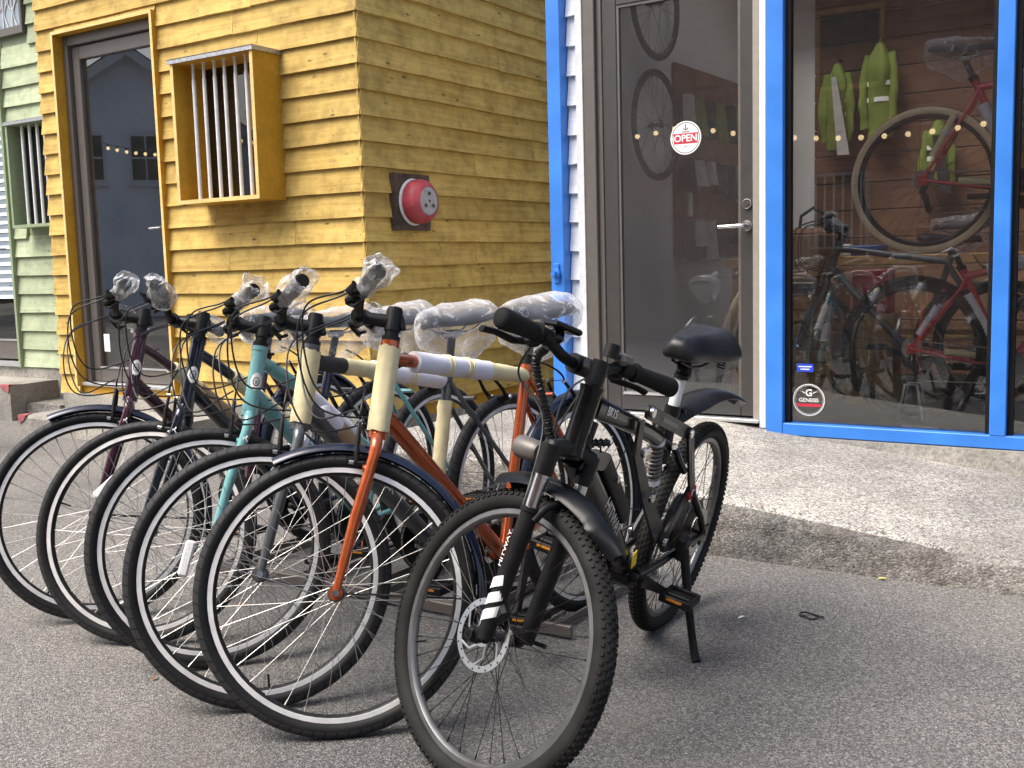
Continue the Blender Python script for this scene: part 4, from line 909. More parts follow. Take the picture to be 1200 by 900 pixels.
    # mudguards
    if spec.get('guard'):
        def guard(c_, a0, a1, mx=None, nm='mudguard'):
            pr = [(r+.026-.018*(abs(y)/.026)**2.4, y) for y in [-.027+.054*i/10 for i in range(11)]]; pr += [(q_-.0018, y) for q_, y in reversed(pr)]
            return MB().lathe(pr, 40, True, a0, a1, c=c_).build(nm, spec['guard'], root, mx, smooth=60)
        fg = guard(fh, radians(75), radians(205), S, 'front_mudguard'); rg = guard(hubr, radians(-10+360-350), radians(200), None, 'rear_mudguard')
        q = MB()
        for s in (-1, 1):
            for an in (195,): q.tube([fh+Y*s*.05, fh+V((cos(radians(an))*(r+.012), s*.028, sin(radians(an))*(r+.012)))], .0022, 6)
        q.build('stay', 'steel', fg, None) if False else q.build('mudguard_stay', 'black_metal', root, S)
        q = MB()
        for s in (-1, 1):
            for an in (150, 195): q.tube([hubr+Y*s*.068, hubr+V((cos(radians(an))*(r+.012), s*.028, sin(radians(an))*(r+.012)))], .0022, 6)
        q.build('mudguard_stay', 'black_metal', root)
    # cables from the bars round to the frame and brake
    if spec.get('cables', True) and not spec.get('nobars'):
        Si = S
        def sp(p): return Si @ V(p)
        for k, (s, yb, tgt) in enumerate(((1, .15, 'rear'), (1, .12, 'shift'), (-1, .15, 'brake'), (-1, .12, 'shift'))):
            st_ = sp(bp(s*yb, .03, -.03)); out = sp(bp(s*(yb-.05), -.03-.02*k, -.115-.012*k-rnd.random()*.02)); low = sp(bp(s*.02, -.19-.03*k-.03*rnd.random(), -.055-.012*k))
            if tgt == 'brake': end = sp(P0+a*.46+f*.055+Y*.01)
            else: end = dt0+V((-.05, s*.024, -.03)) if tgt == 'shift' else ht-a*.05+V((-.07, .02, -.01))
            MB().tube(spline([st_, out, low, end], 9), .0025, 7).build('cable', 'cable', root)
    # head badge
    bdg = MB().lathe([(.0001, 0), (.024, 0), (.024, .0011), (.0001, .0011)], 24)
    me_r = cached('badge_r', lambda: text_mesh('R', .03, 'dark_decal'))
    if spec.get('badge'):
        side = (f*cos(radians(58))+Y*sin(radians(58))); cpt = (hb+ht)/2-a*.012+side*.0224
        mxb = frame_mx(cpt, a.cross(side), a)            # local z = outward
        bq = MB(); xs_ = lin(-.0163, .0163, 13); A_ = []; B_ = []
        for x_ in xs_:
            h_ = .027*sqrt(max(0, 1-(x_/.0165)**2)); zz = -(x_*x_)/.045+.0012; A_.append((x_, -h_, zz)); B_.append((x_, h_, zz))
        bq.add(A_+B_, [(i, i+1, 13+i+1, 13+i) for i in range(12)])
        b_ = bq.build('head_badge', 'white_decal', fo, mxb, smooth=0); oval(MB(), .0105, .0135, .0018, 20, .0024).build('badge_ring', 'dark_decal', root, mxb, smooth=0); put('badge_letter', me_r, root, mxb @ T((.001, -.003, .002)) @ Matrix.Scale(.55, 4))
    # wraps
    def wrapt(p0, p1, rad, mat, nm='wrap', wob=.0016, taper=None, n=20):
        pts = [p0+(p1-p0)*(i/12) for i in range(13)]; rs = [rad*(1+random.Random(i+spec['seed']).uniform(-.05, .05)) for i in range(13)]
        if taper: rs = [q*(taper[0]+(taper[1]-taper[0])*i/12) for i, q in enumerate(rs)]
        mb = MB().tube(pts, rs, n); disp(mb, wob, 40, spec['seed']); return mb.build(nm, mat, root, smooth=50)
    for kind in spec.get('wraps', ()):
        if kind == 'head': 
            m0, m1 = hb+a*(-.0), ht-a*.016
            w_ = MB(); n_ = 26; sec = []
            for i in range(9):
                p = m0+(m1-m0)*(i/8); q = []
                for j in range(n_):
                    an = 2*pi*j/n_; u = f*cos(an)+Y*sin(an); rr = .0285+(.010*max(0, cos(an-radians(205)))**6)*(1-.3*i/8)+.0018*noise.noise(V((an*2, i*.7, spec['seed'])))
                    q.append(p+u*rr+a*(.006*noise.noise(V((an*1.5, i, 3)))))
                sec.append(q)
            w_.loft(sec, False).build('head_tube_paper', 'paper_cream', root, smooth=50)
        elif kind == 'top_white':
            t0, t1 = tt[0], tt[-1]; wrapt(t0+(t1-t0)*.16, t0+(t1-t0)*.68, .0285, 'foam_white', 'foam_sleeve'); wrapt(t0+(t1-t0)*.67, t0+(t1-t0)*.985, .027, 'paper_cream', 'tape_wrap', .003, (1, .8))
            for k in (.36, .5): wrapt(t0+(t1-t0)*k, t0+(t1-t0)*(k+.035), .0296, 'paper_cream', 'tape_band', .0006)
        elif kind == 'top_mix':
            t0, t1 = tt[0], tt[-1]; wrapt(t0+(t1-t0)*.03, t0+(t1-t0)*.22, .0225, 'foam_grey', 'foam_sleeve', .0006); wrapt(t0+(t1-t0)*.22, t0+(t1-t0)*.5, .0245, 'paper_cream', 'tape_wrap'); wrapt(t0+(t1-t0)*.42, t0+(t1-t0)*.94, .0295, 'foam_white', 'foam_sleeve')
            wrapt(t0+(t1-t0)*.66, t0+(t1-t0)*.72, .0302, 'paper_cream', 'tape_band', .001)
        elif kind == 'seat_cream': wrapt(bb+sdir*.17, bb+sdir*.44, .0225, 'paper_cream', 'tape_wrap', .003)
        elif kind == 'open_top':
            wrapt(tt[3], tt[5], .026, 'paper_cream', 'tape_wrap', .002)
            mb = MB(); mb.tube(tt[5:9], .028, 18); disp(mb, .001, 40); mb.build('foam_sleeve', 'card' if spec['seed'] % 2 else 'paper_cream', root)
        elif kind == 'open_sleeve':
            mb = MB(); mb.tube(tt[1:4], .0215, 18); mb.build('foam_sleeve', paint, root); mb = MB(); mb.tube(tt[4:9], .027, 18); disp(mb, .0015, 40); mb.build('foam_sleeve', 'foam_white', root)
        elif kind == 'down_white':
            wrapt(dt0+(bb-dt0)*.36, dt0+(bb-dt0)*.62, .034, 'foam_white', 'foam_sleeve', .001)
        elif kind == 'down_card':
            d = (bb-dt0).normalized(); c_ = dt0+(bb-dt0)*.30; up_ = V((0, 1, 0)).cross(d); up_ = up_ if up_.z > 0 else -up_
            wrapt(dt0+(bb-dt0)*.10+up_*.022, dt0+(bb-dt0)*.46+up_*.022, .030, 'foam_white', 'foam_sleeve', .001); wrapt(dt0+(bb-dt0)*.20+up_*.018, dt0+(bb-dt0)*.50+up_*.018, .034, 'card', 'card_wrap', .001)
        elif kind[0] == 'text':
            d = (bb-dt0).normalized(); up_ = V((0, 1, 0)).cross(d); up_ = up_ if up_.z > 0 else -up_
            rr = spec.get('dtr', .0225); n_ = (Y*cos(radians(18))+up_*sin(radians(18))); ey = up_*cos(radians(18))-Y*sin(radians(18)); 
            put('lettering', text_mesh(kind[1], kind[2], kind[4], bend=rr+.0004+(kind[5] if len(kind) > 5 else 0), align='LEFT'), fo if len(kind) < 6 else root, frame_mx(dt0+(bb-dt0)*kind[3]+n_*(rr+.0006+(kind[5] if len(kind) > 5 else 0)), d, ey))
    return root

D = radians
row = 'new bicycles with wrapped grips standing in a row'
hybrid(dict(pose=(-3.046, 3.226, D(271.5), D(-42.6), D(3.45)), s=(.410, .629, .711), seed=1, paint='paint_maroon', type='open', st=(.25, 0, .80), guard='mudguard_navy', badge=1, logo=1, crank=D(-40), wraps=['open_top'],
  label='dark maroon step-through bicycle, farthest of the row to the left', group=row))
hybrid(dict(pose=(-2.665, 3.152, D(268.7), D(-58), D(.85)), s=(.410, .620, .702), seed=2, paint='paint_navy', type='open', st=(.25, 0, .79), badge=1, logo=1, refl=D(-57), crank=D(-70), wraps=['open_top'],
  label='black-navy step-through bicycle between the maroon and the turquoise one', group=row))
hybrid(dict(pose=(-2.352, 3.121, D(270), D(-42.6), D(2)), s=(.410, .605, .690), seed=3, paint='paint_teal', type='open', st=(.25, 0, .80), badge=1, logo=1, refl=D(-26), crank=D(-20), wraps=['open_sleeve', 'down_white', ('text', 'R', .042, .12, 'teal_decal'), ('text', 'ERA', .042, .385, 'teal_decal', .0125)],
  label='turquoise bicycle, third of the row, with a bare painted head tube', group=row))
hybrid(dict(pose=(-1.925, 2.986, D(265.95), D(-41.1), D(4.57)), s=(.410, .629, .711), seed=4, paint='paint_grey', type='diamond', st=(.272, 0, .812), logo=1, refl=D(-25), refl2=None, crank=D(-35), dtr=.0265, wraps=['head', 'top_mix', 'seat_cream', 'down_card', ('text', 'RIDGEBACK', .040, .30, 'white_decal')],
  label='dark grey bicycle with white lettering on its thick lower tube', group=row))
hybrid(dict(pose=(-1.652, 2.961, D(266.7), D(-47), D(3.58)), s=(.410, .647, .729), seed=5, paint='paint_orange', type='diamond', st=(.236, 0, .835), guard='mudguard_navy', longguard=1, refl=D(163), crank=D(-60), wraps=['head', 'top_white'],
  label='metallic copper-orange bicycle with a cream paper wrapped head tube', group=row))

# ------------------------------------------------------------------ black e-bike on its stand
def ebike():
    g = dict(L=1.1003, HA=1.28336, rake=.0403, r=.329, tw=.0245); r, tw, L = g['r'], g['tw'], g['L']
    MX, S, a, f, fh, P0 = bike_matrices(g, -1.385, 2.9213, 4.7746, -1.9169, -.2411)
    root = thing('electric_bicycle', 'black full-suspension electric bicycle on its kickstand in front of the row', 'bicycle', MX)
    Y = V((0, 1, 0)); hb, ht = P0+a*.436, P0+a*.588; s3 = .64; hubr = V((0, 0, r)); bb = V((.47, 0, .315))
    def bar(mb, P, wd, ht_, n=12, sup=.6):
        """rounded-rectangle beam through points in the bike plane"""
        P = [V(p) for p in P]; secs = []
        for i, p in enumerate(P):
            t = (P[min(i+1, len(P)-1)]-P[max(i-1, 0)]).normalized(); u = Y.cross(t).normalized(); k = i/(len(P)-1)
            w_ = wd[0]+(wd[1]-wd[0])*k; h_ = ht_[0]+(ht_[1]-ht_[0])*k
            secs.append([p+Y*w_/2*abs(cos(q))**sup*(1 if cos(q) >= 0 else -1)+u*h_/2*abs(sin(q))**sup*(1 if sin(q) >= 0 else -1) for q in [2*pi*(j+.5)/16 for j in range(16)]])
        mb.loft(secs)
    fr = MB(); fr.tube([hb-a*.002, hb+a*.015, ht-a*.012, ht+a*.002], [.029, .0255, .0255, .029], 20)
    bar(fr, [(.875, 0, .835), (.70, 0, .782), (.50, 0, .716), (.335, 0, .652)], (.042, .040), (.050, .038))
    bar(fr, [(.912, 0, .728), (.83, 0, .655), (.67, 0, .522), (.468, 0, .338)], (.054, .058), (.066, .058))
    fr.tube([(.318, 0, .60), (.333, 0, .70), (.327, 0, .738)], [.020, .020, .0195], 16); fr.tube([(.87, 0, .80), (.885, 0, .765), (.88, 0, .74)], .022, 12)
    for s in (-1, 1): fr.tube([(.335, s*.03, .655), (.27, s*.034, .60), (.225, s*.038, .565)], .011, 8)
    fr.tube([bb-Y*.04, bb+Y*.04], .03, 18); bar(fr, [(.50, 0, .37), (.45, 0, .30), (.40, 0, .315)], (.07, .06), (.06, .05))
    fo = fr.build('frame', 'black_gloss', root)
    bt = MB(); bar(bt, [(.775, 0, .690), (.66, 0, .590), (.565, 0, .505)], (.055, .055), (.050, .050), sup=.4); bo = bt.build('battery', 'black_plastic', root, smooth=30)
    MB().tube([(.70, .028, .635), (.70, .034, .635)], .009, 12).build('key_lock', 'steel', bo)
    # link plates
    for s in (-1, 1):
        y0, y1 = (s*.038, s*.046) if s > 0 else (-.046, -.038)
        for k, (p, q, w_) in enumerate((((.622, .798), (.287, .690), .018), ((.287, .690), (.150, .490), .017), ((.150, .490), (.290, .372), .020))):
            if s < 0 and k == 0: continue
            dy = .0085*(k % 2)*s; lk = MB().plate(p, q, w_, y0+dy, y1+dy).build('link_plate', 'link_metal', root, smooth=30)
            d_ = V((q[0]-p[0], q[1]-p[1])); m0 = (p[0]+d_.x*.32, p[1]+d_.y*.32); m1 = (p[0]+d_.x*.68, p[1]+d_.y*.68); yy = (max(y0, y1) if s > 0 else min(y0, y1))+dy
            MB().plate(m0, m1, w_*.32, yy-.0005 if s > 0 else yy-.001, yy+.001 if s > 0 else yy+.0005).build('slot', 'alu_frame', lk, smooth=30)
        if s > 0: pl = MB(); pl.prism([(.648, .775), (.618, .775), (.600, .695), (.465, .556), (.280, .405), (.29, .36), (.33, .372), (.508, .540), (.637, .685)], y0-s*.0095, y1-s*.0095); pl.build('link_plate', 'link_metal', root, smooth=30)
        for p in ((.622, .798), (.287, .690), (.150, .490), (.290, .372), (.617, .695), (.487, .547))[(0 if s > 0 else 1):(6 if s > 0 else 4)]:
            q = MB(); yb = s*.046; q.disc(.0135, min(yb, yb+s*.012), max(yb, yb+s*.012), 16, (p[0], 0, p[1]), None, .002); b_ = q.build('bolt', 'steel', root)
        q = MB(); q.lathe([(.018, s*.0445), (.0235, s*.0445), (.0235, s*.056), (.018, s*.056)], 24, True, c=(.150, 0, .490)); q.build('pivot_ring', 'red_decal', root)
        st = MB(); st.tube([bb+V((-.02, s*.045, .0)), V((.30, s*.056, .318)), V((.12, s*.066, .328)), hubr+Y*s*.072], [.015, .014, .012, .011], 10, flat=.8); st.tube([(.150, s*.052, .490), (.06, s*.066, .40), hubr+Y*s*.072], [.012, .011, .010], 10); st.box(hubr+Y*s*.072, (.06, .008, .06), None, .003); st.build('chain_stay', 'black_gloss', root)
    sh_ = MB(); P = []
    p0, p1 = V((.40, 0, .665)), V((.375, 0, .565)); d = (p1-p0).normalized(); sh_.tube([p0-d*.02, p1+d*.06], .009, 10)
    u = Y; v_ = d.cross(u); hx = [p0+d*((p1-p0).length*i/90)+(u*cos(i*.58)+v_*sin(i*.58))*.020 for i in range(91)]; sh_.tube(hx, .0042, 6); sh_.build('shock_spring', 'alu_frame', root)
    q = MB(); q.tube([p1+d*.002, p1+d*.016], .024, 16); q.tube([p0-d*.014, p0-d*.002], .024, 16); q.build('shock_collar', 'white_paint', root)
    # fork
    fk = MB(); cr = P0+a*.425
    fk.tube([cr+Y*.066-a*.012, cr+Y*.06+a*.01, cr+Y*.03+a*.018, cr+a*.02, cr-Y*.03+a*.018, cr-Y*.06+a*.01, cr-Y*.066-a*.012], [.022, .0225, .02, .025, .02, .0225, .022], 14)
    for s in (-1, 1): fk.tube([cr+Y*s*.066-a*.05, cr+Y*s*.066+a*.018], [.0215, .0225], 16)
    fk.tube([cr, hb], .022, 14); fko = fk.build('fork', 'black_metal', root, S)
    q = MB()
    for s in (-1, 1): q.tube([cr+Y*s*.066-a*.16, cr+Y*s*.066-a*.04], .0155, 16)
    q.build('stanchion', 'steel', fko) if False else [MB().tube([cr+Y*s*.066-a*.17, cr+Y*s*.066-a*.04], .0155, 16).build('stanchion', 'steel', fko) for s in (-1, 1)]
    for s in (-1, 1):
        lo = MB(); t_ = cr+Y*s*.066-a*.13; e = P0+Y*s*.066-a*.0+f*.012
        lo.tube([t_+a*.006, t_-a*.004, t_-a*.006, e+a*.06, e+a*.0], [.0235, .0235, .0205, .0195, .017], 16); lo.tube([e+a*.03, fh+Y*s*.066-a*.012], [.017, .012], 10); lo.disc(.019, s*.055 if s > 0 else -.075, s*.075 if s > 0 else -.055, 18, (fh.x, 0, fh.z)); lo.build('fork_leg', 'black_plastic', fko)
    ab = MB().tube(spline([cr+Y*.066-a*.15-f*.02, cr+Y*.05-a*.115-f*.028, cr-a*.10-f*.03, cr-Y*.05-a*.115-f*.028, cr-Y*.066-a*.15-f*.02], 5), .009, 10); ab.build('brace', 'black_plastic', fko)
    # stripes and name on the near leg
    leg0 = P0+Y*.066+f*.012; nrm = (Y*.97-f*.2).normalized(); tg = a.cross(nrm).normalized(); rl = .0196
    for k in range(3):
        st = MB(); c0 = leg0+a*(.045+.036*k); n_ = 7; A = []; B = []
        for i in range(n_):
            an = radians(-62+124*i/(n_-1)); w_ = nrm*cos(an)+tg*sin(an); sk = a*(.012*(i/(n_-1)-.5)*2); A.append(c0+w_*(rl+.0011+.0008*k)+sk); B.append(c0+w_*(rl+.0011+.0008*k)+sk+a*.024)
        st.add(A+B, [(i, i+1, n_+i+1, n_+i) for i in range(n_-1)]); st.build('stripe', 'white_decal', root, S, smooth=0)
    n2 = (Y*.9+f*.3).normalized(); put('lettering', text_mesh('HITWAY', .021, 'white_decal', bend=.0207), root, S @ frame_mx(leg0+a*.20+n2*.0212, a, a.cross(n2)*-1))
    put('lettering', text_mesh('HITWAY', .044, 'alu_mill'), root, frame_mx((.672, .0288, .528), V((.468-.675, 0, .338-.525)), (-.67, 0, .74)))
    put('lettering', text_mesh('BK15', .030, 'white_decal'), root, frame_mx((.80, .0222, .814), V((-.3, 0, -.095)), (-.3, 0, .95)) @ Matrix.Rotation(0, 4, 'Z'))
    tg_ = MB().box((.475, .037, .365), (.03, .002, .045), Matrix.Rotation(.3, 3, 'Y')); tg_.build('yellow_label', 'yellow_decal', root, smooth=0)
    # wheels
    wk = dict(rim='grey', knob=True, spoke='black_metal', spokes=36)
    fw = make_wheel(root, S @ T(fh), 'front_wheel', r, tw, wk, None, 31); rw = make_wheel(root, T(hubr), 'rear_wheel', r, tw, dict(wk, rim='black', motor=True), None, 32, True)
    q = MB(); R_ = .080
    q.lathe([(R_-.014, .043), (R_, .043), (R_, .0448), (R_-.014, .0448)], 48, True)
    for i in range(6):
        t = 2*pi*i/6; q.tube([V((.024*cos(t), .0439, .024*sin(t))), V((.05*cos(t+.35), .0439, .05*sin(t+.35))), V(((R_-.012)*cos(t+.8), .0439, (R_-.012)*sin(t+.8)))], [.005, .0035, .004], 6, flat=.3)
    q.lathe([(.001, .042), (.026, .042), (.026, .046), (.001, .046)], 20, True); q.build('brake_disc', 'steel', fw)
    hol = MB()
    for i in range(24):
        t = 2*pi*i/24; rr = R_-.007+(.003 if i % 2 else -.003); hol.disc(.0026, .0449, .0452, 8, (rr*cos(t), 0, rr*sin(t)))
    h_ = hol.build('vent_holes', 'dark_decal', fw); h_['kind'] = 'stuff'
    q = MB(); q.box(fh+V((-.055, .058, .05)), (.05, .03, .045), Matrix.Rotation(.6, 3, 'Y'), .008); q.build('brake_caliper', 'black_metal', root, S); q = MB(); q.tube([fh-Y*.09, fh+Y*.09], .0075, 12); q.tube([fh+Y*.075, fh+Y*.09], .012, 12); q.tube([fh-Y*.075, fh-Y*.10], .008, 10); q.tube([fh-Y*.098, fh-Y*.10+V((-.055, 0, -.01))], .0055, 8); q.build('quick_release', 'black_metal', root, S)
    MB().lathe([(.05, .05), (.075, .05), (.075, .052), (.05, .052)], 36, True).build('brake_disc', 'steel', rw)
    # stem and bars
    top = P0+a*s3; Cb = P0+a*(s3-.012)+f*.055
    q = MB(); q.tube([ht+a*.001, top-a*.03], .0185, 16); q.tube([top-a*.045, top+a*.004], .0215, 16); q.tube([top+a*.004, top+a*.010], .017, 16); q.tube([top-a*.02, Cb], [.022, .020], 14); q.tube([Cb-Y*.027, Cb+Y*.027], .0225, 16); q.build('stem', 'black_metal', root, S)
    q = MB()
    for s in (-.014, .014): q.tube([Cb+Y*s+f*.018+a*.012, Cb+Y*s+f*.028+a*.012], .0045, 8)
    q.build('bolt', 'steel', root, S)
    def bp(y, ri, bk): return Cb+Y*y+a*ri-f*bk
    hp = spline([bp(y, ri, bk) for y, ri, bk in ((-.295, .028, .03), (-.18, .03, .012), (-.12, .026, .0), (-.06, .004, 0), (0, 0, 0), (.06, .004, 0), (.12, .026, .0), (.18, .03, .012), (.295, .028, .03))], 5)
    ho = MB().tube(hp, .0128, 12).build('handlebar', 'black_metal', root, S)
    for s in (-1, 1):
        g0, g1 = bp(s*.165, .03, .011), bp(s*.305, .028, .032); d = (g1-g0).normalized(); ln = (g1-g0).length
        gm = MB(); gm.tube([g0+d*ln*t for t in (0, .08, .1, .5, .75, .93, .97, 1)], [.021, .021, .0175, .019, .021, .0215, .019, .012], 16, flat=1.1); gm.build('grip', 'rubber', ho)
        lv = MB(); c_ = bp(s*.145, .029, .008); dn = (f*.9-a*.4).normalized()
        lv.tube([c_-d*.016, c_+d*.012], .019, 12); lv.box(c_+dn*.03, (.036, .034, .03), None, .008); lv.tube([c_+dn*.045, c_+dn*.066+d*.03, c_+dn*.06+d*.1, c_+dn*.068+d*.14], [.008, .007, .006, .0065], 8, flat=1.5); lv.build('brake_lever', 'black_plastic', ho)
    q = MB(); c_ = bp(.10, .04, .0); q.box(c_+a*.022-f*.01, (.05, .085, .014), Matrix.Rotation(-.25, 3, 'Y'), .004); q.box(c_+a*.0, (.03, .03, .03), None, .006); q.build('display', 'black_gloss', ho, smooth=25)
    q = MB(); c_ = bp(-.085, .03, 0); q.tube([c_+a*.012, c_+a*.04], .019, 18); q.tube([c_+a*.04, c_+a*.044], .016, 18); q.build('bell', 'black_metal', ho)
    q = MB(); c_ = bp(-.13, .03, .002); q.box(c_+a*.016, (.04, .045, .03), None, .008); q.build('shifter', 'alu_frame', ho, smooth=25)
    # headlight on the crown
    c_ = P0+a*.415+f*.10+Y*.02
    q = MB(); q.tube([c_-f*.03, c_-f*.02, c_+f*.03, c_+f*.036], [.02, .025, .027, .026], 18); hl = q.build('headlight', 'alu_frame', root, S); MB().tube([c_+f*.0362, c_+f*.0385], .0235, 18).build('lens', 'reflector_white', hl, None); q = MB(); q.tube([c_-f*.01, cr+f*.02], .006, 8); q.build('light_bracket', 'steel', root, S)
    # coiled cable sleeve and loose cables
    A = S @ bp(.10, .01, -.02); B = S @ (P0+a*.50+f*.075+Y*.03); Cc = V((.85, .05, .76)); path = spline([A, S @ (P0+a*.60+f*.10+Y*.09), B, S @ (P0+a*.45+f*.055), Cc], 12)
    MB().tube(path, .0075, 10).build('cable_bundle', 'cable', root)
    hx = []
    N_ = 380
    for i in range(N_):
        t = i/(N_-1)*(len(path)-1.001); k = int(t); p = path[k]*(1-(t-k))+path[k+1]*(t-k); tn = (path[k+1]-path[k]).normalized(); u = tn.cross(V((0, 1, .3))).normalized(); v_ = tn.cross(u); hx.append(p+(u*cos(i*.75)+v_*sin(i*.75))*.009)
    MB().tube(hx, .0024, 5).build('spiral_wrap', 'cable', root)
    for k, (s, e) in enumerate(((.13, S @ (fh+V((-.05, .06, .09)))), (-.12, V((.80, -.03, .80))), (-.15, V((.84, .03, .73))))):
        MB().tube(spline([S @ bp(s, .02, -.03), S @ bp(s*.6, -.06, -.10+.02*k), S @ (P0+a*(.48-.03*k)+f*.06+Y*(.05 if k == 0 else .0)), (S @ (P0+a*.25+f*.005+Y*.085)) if k == 0 else e*.7+(S @ (P0+a*.5))*.3, e], 8), .0026, 7).build('cable', 'cable', root)
    # mudguards
    pr = [(r+.034-.030*(abs(y)/.043)**2.0, y) for y in [-.043+.086*i/10 for i in range(11)]]; pr += [(q_-.002, y) for q_, y in reversed(pr)]
    n_ = 26; secs = []
    for i in range(n_+1):
        t = i/n_; an = radians(84+66*t); wd = .72+.28*sin(pi*min(1, t*1.25)) if t < .8 else max(.18, 1.0-(t-.8)*4.0); secs.append([V((fh.x+(q_+.006+.012*t)*cos(an), y*wd, fh.z+(q_+.006+.012*t)*sin(an))) for q_, y in pr])
    MB().loft(secs).build('front_mudguard', 'mudguard_black', root, S, smooth=50)
    P = spline([(.30, 0, .71), (.22, 0, .735), (.09, 0, .752), (-.06, 0, .742), (-.20, 0, .712), (-.30, 0, .675)], 6); secs = []
    for i, p in enumerate(P):
        t = i/(len(P)-1); tn = (P[min(i+1, len(P)-1)]-P[max(i-1, 0)]).normalized(); u = tn.cross(Y); u = u if u.z > 0 else -u; wd = (.022+.03*min(1, t*3.2))*(1 if t < .8 else max(.15, 1-(t-.8)*4)); sec = [p+Y*y*wd+u*(.016*(1-y*y)) for y in lin(-1, 1, 9)]; sec += [q-u*.002 for q in reversed(sec)]; secs.append(sec)
    MB().loft(secs).build('rear_mudguard', 'mudguard_black', root, smooth=50)
    q = MB(); q.box((.30, 0, .712), (.07, .035, .035), Matrix.Rotation(-.15, 3, 'Y'), .008); q.tube([(.328, 0, .70), (.327, 0, .725)], .026, 16); q.build('mudguard_clamp', 'black_plastic', root)
    # seat post, saddle
    sd_ = V((-.10, 0, .99)).normalized(); b0 = V((.327, 0, .735))
    MB().tube([b0-sd_*.02, b0+sd_*.105], .0155, 16).build('seat_post', 'white_paint', root)
    q = MB(); q.tube([b0+sd_*.0, b0+sd_*.026], .022, 16); q.tube([b0+sd_*.013+V((-.025, -.02, 0)), b0+sd_*.013+V((-.025, .03, 0))], .006, 8); q.build('seat_clamp', 'black_metal', root)
    q = MB(); z0 = b0+sd_*.10
    q.tube([z0, z0+sd_*.012], .021, 16)
    for i in range(5): q.tube([z0+sd_*(.012+i*.0125), z0+sd_*(.018+i*.0125), z0+sd_*(.0245+i*.0125)], [.015, .0195, .015], 16)
    q.tube([z0+sd_*.07, z0+sd_*.10], .013, 12); q.box(z0+sd_*.10, (.06, .045, .025), None, .006); q.box(z0+V((-.045, 0, .012)), (.025, .02, .035), None, .005); q.build('suspension_bellows', 'black_plastic', root)
    sx, sz = .25, .925
    prof = [(.172, .018, -.006, .022, 0, .004), (.166, .034, -.002, .046, .002, .010), (.150, .046, .002, .066, .006, .016), (.11, .054, .005, .080, .012, .020), (.05, .062, .004, .082, .014, .022), (-.01, .080, .005, .082, .016, .024), (-.06, .098, .009, .086, .018, .028), (-.10, .106, .012, .088, .016, .030), (-.132, .102, .012, .080, .010, .030), (-.150, .084, .010, .058, .0, .024), (-.160, .05, .006, .028, 0, .01)]
    P = []
    for i in range(len(prof)-1):
        for t in (0, .5): P.append(tuple(p_*(1-t)+q_*t for p_, q_ in zip(prof[i], prof[i+1])))
    P.append(prof[-1])
    sa = MB().loft(saddle_secs([(sx+x*.92, w_*.93, sz+zt*.7, th*.95, dp*.8, dr) for x, w_, zt, th, dp, dr in P], 28)).build('saddle', 'leather', root, smooth=80)
    q = MB()
    for s in (-1, 1):
        q.tube(spline([(sx+.13, s*.012, sz-.035), (sx+.05, s*.02, sz-.055), (sx-.06, s*.022, sz-.055), (sx-.12, s*.03, sz-.02)], 5), .004, 8); hx = [V((sx-.085+.011*cos(i*.7), s*.055+.011*sin(i*.7), sz-.03-.0008*i)) for i in range(40)]; q.tube(hx, .0022, 5)
    q.build('saddle_springs', 'black_metal', sa)
    # drive, stand
    MB().lathe([(.03, -.058), (.085, -.058), (.0875, -.0565), (.085, -.055), (.03, -.055)], 44, True, c=bb).build('chainring', 'black_metal', root)
    cs = MB().lathe([(.0001, .062), (.0145, .062), (.0145, -.062), (.0001, -.062)], 16, c=bb).build('crankset', 'black_metal', root); make_pedals(cs, (bb.x, bb.z), radians(205), .07)
    cassette(root, (0, r), -.036, 7); derailleur(root, (0, r), -.062); make_chain(root, (bb.x, bb.z), (0, r), -.05, der=(.034, r-.15))
    q = MB(); q.box((.215, .08, .345), (.05, .03, .07), None, .008); q.tube([(.215, .088, .34), (.222, .125, .23), (.232, .172, .11)], [.017, .015, .014], 10, flat=.8); q.tube([(.232, .172, .11), (.236, .190, .07), (.25, .206, .052)], [.014, .015, .016], 10, flat=.8); q.build('kickstand', 'black_plastic', root)
    return root
ebike()

# ------------------------------------------------------------------ bikes shown in the shop window
sg = dict(L=1.03, HA=radians(71.5), rake=.045, r=.349, tw=.021)
def small_wraps(root_):
    r_ = .349
shown = 'red framed bicycles shown in the shop window'
rb1 = hybrid(dict(pose=(-1.142, 5.42, 0, 0, 0), z=1.467-.349, g=sg, s=(.40, .56, .61), seed=41, paint='paint_red', type='diamond', st=(.21, 0, .80), tan=1, rim='dark', spoke='black_metal', spokes=32, nobars=1, film=False, vbrake=False, crank=D(10),
  label='red racing bicycle with tan tyres hung high in the shop window', group=shown))
rb2 = hybrid(dict(pose=(-1.222, 5.60, 0, 0, 0), z=FL+.002, g=dict(L=1.08, HA=radians(69), rake=.045, r=.362, tw=.028), s=(.45, .58, .63), seed=42, paint='paint_red', type='diamond', st=(.22, 0, .76), rim='dark', knob=1, spoke='black_metal', spokes=32, nobars=1, film=False, cover=False, vbrake=False, crank=D(0),
  label='red mountain bicycle with fat black tyres standing low in the shop window', group=shown))
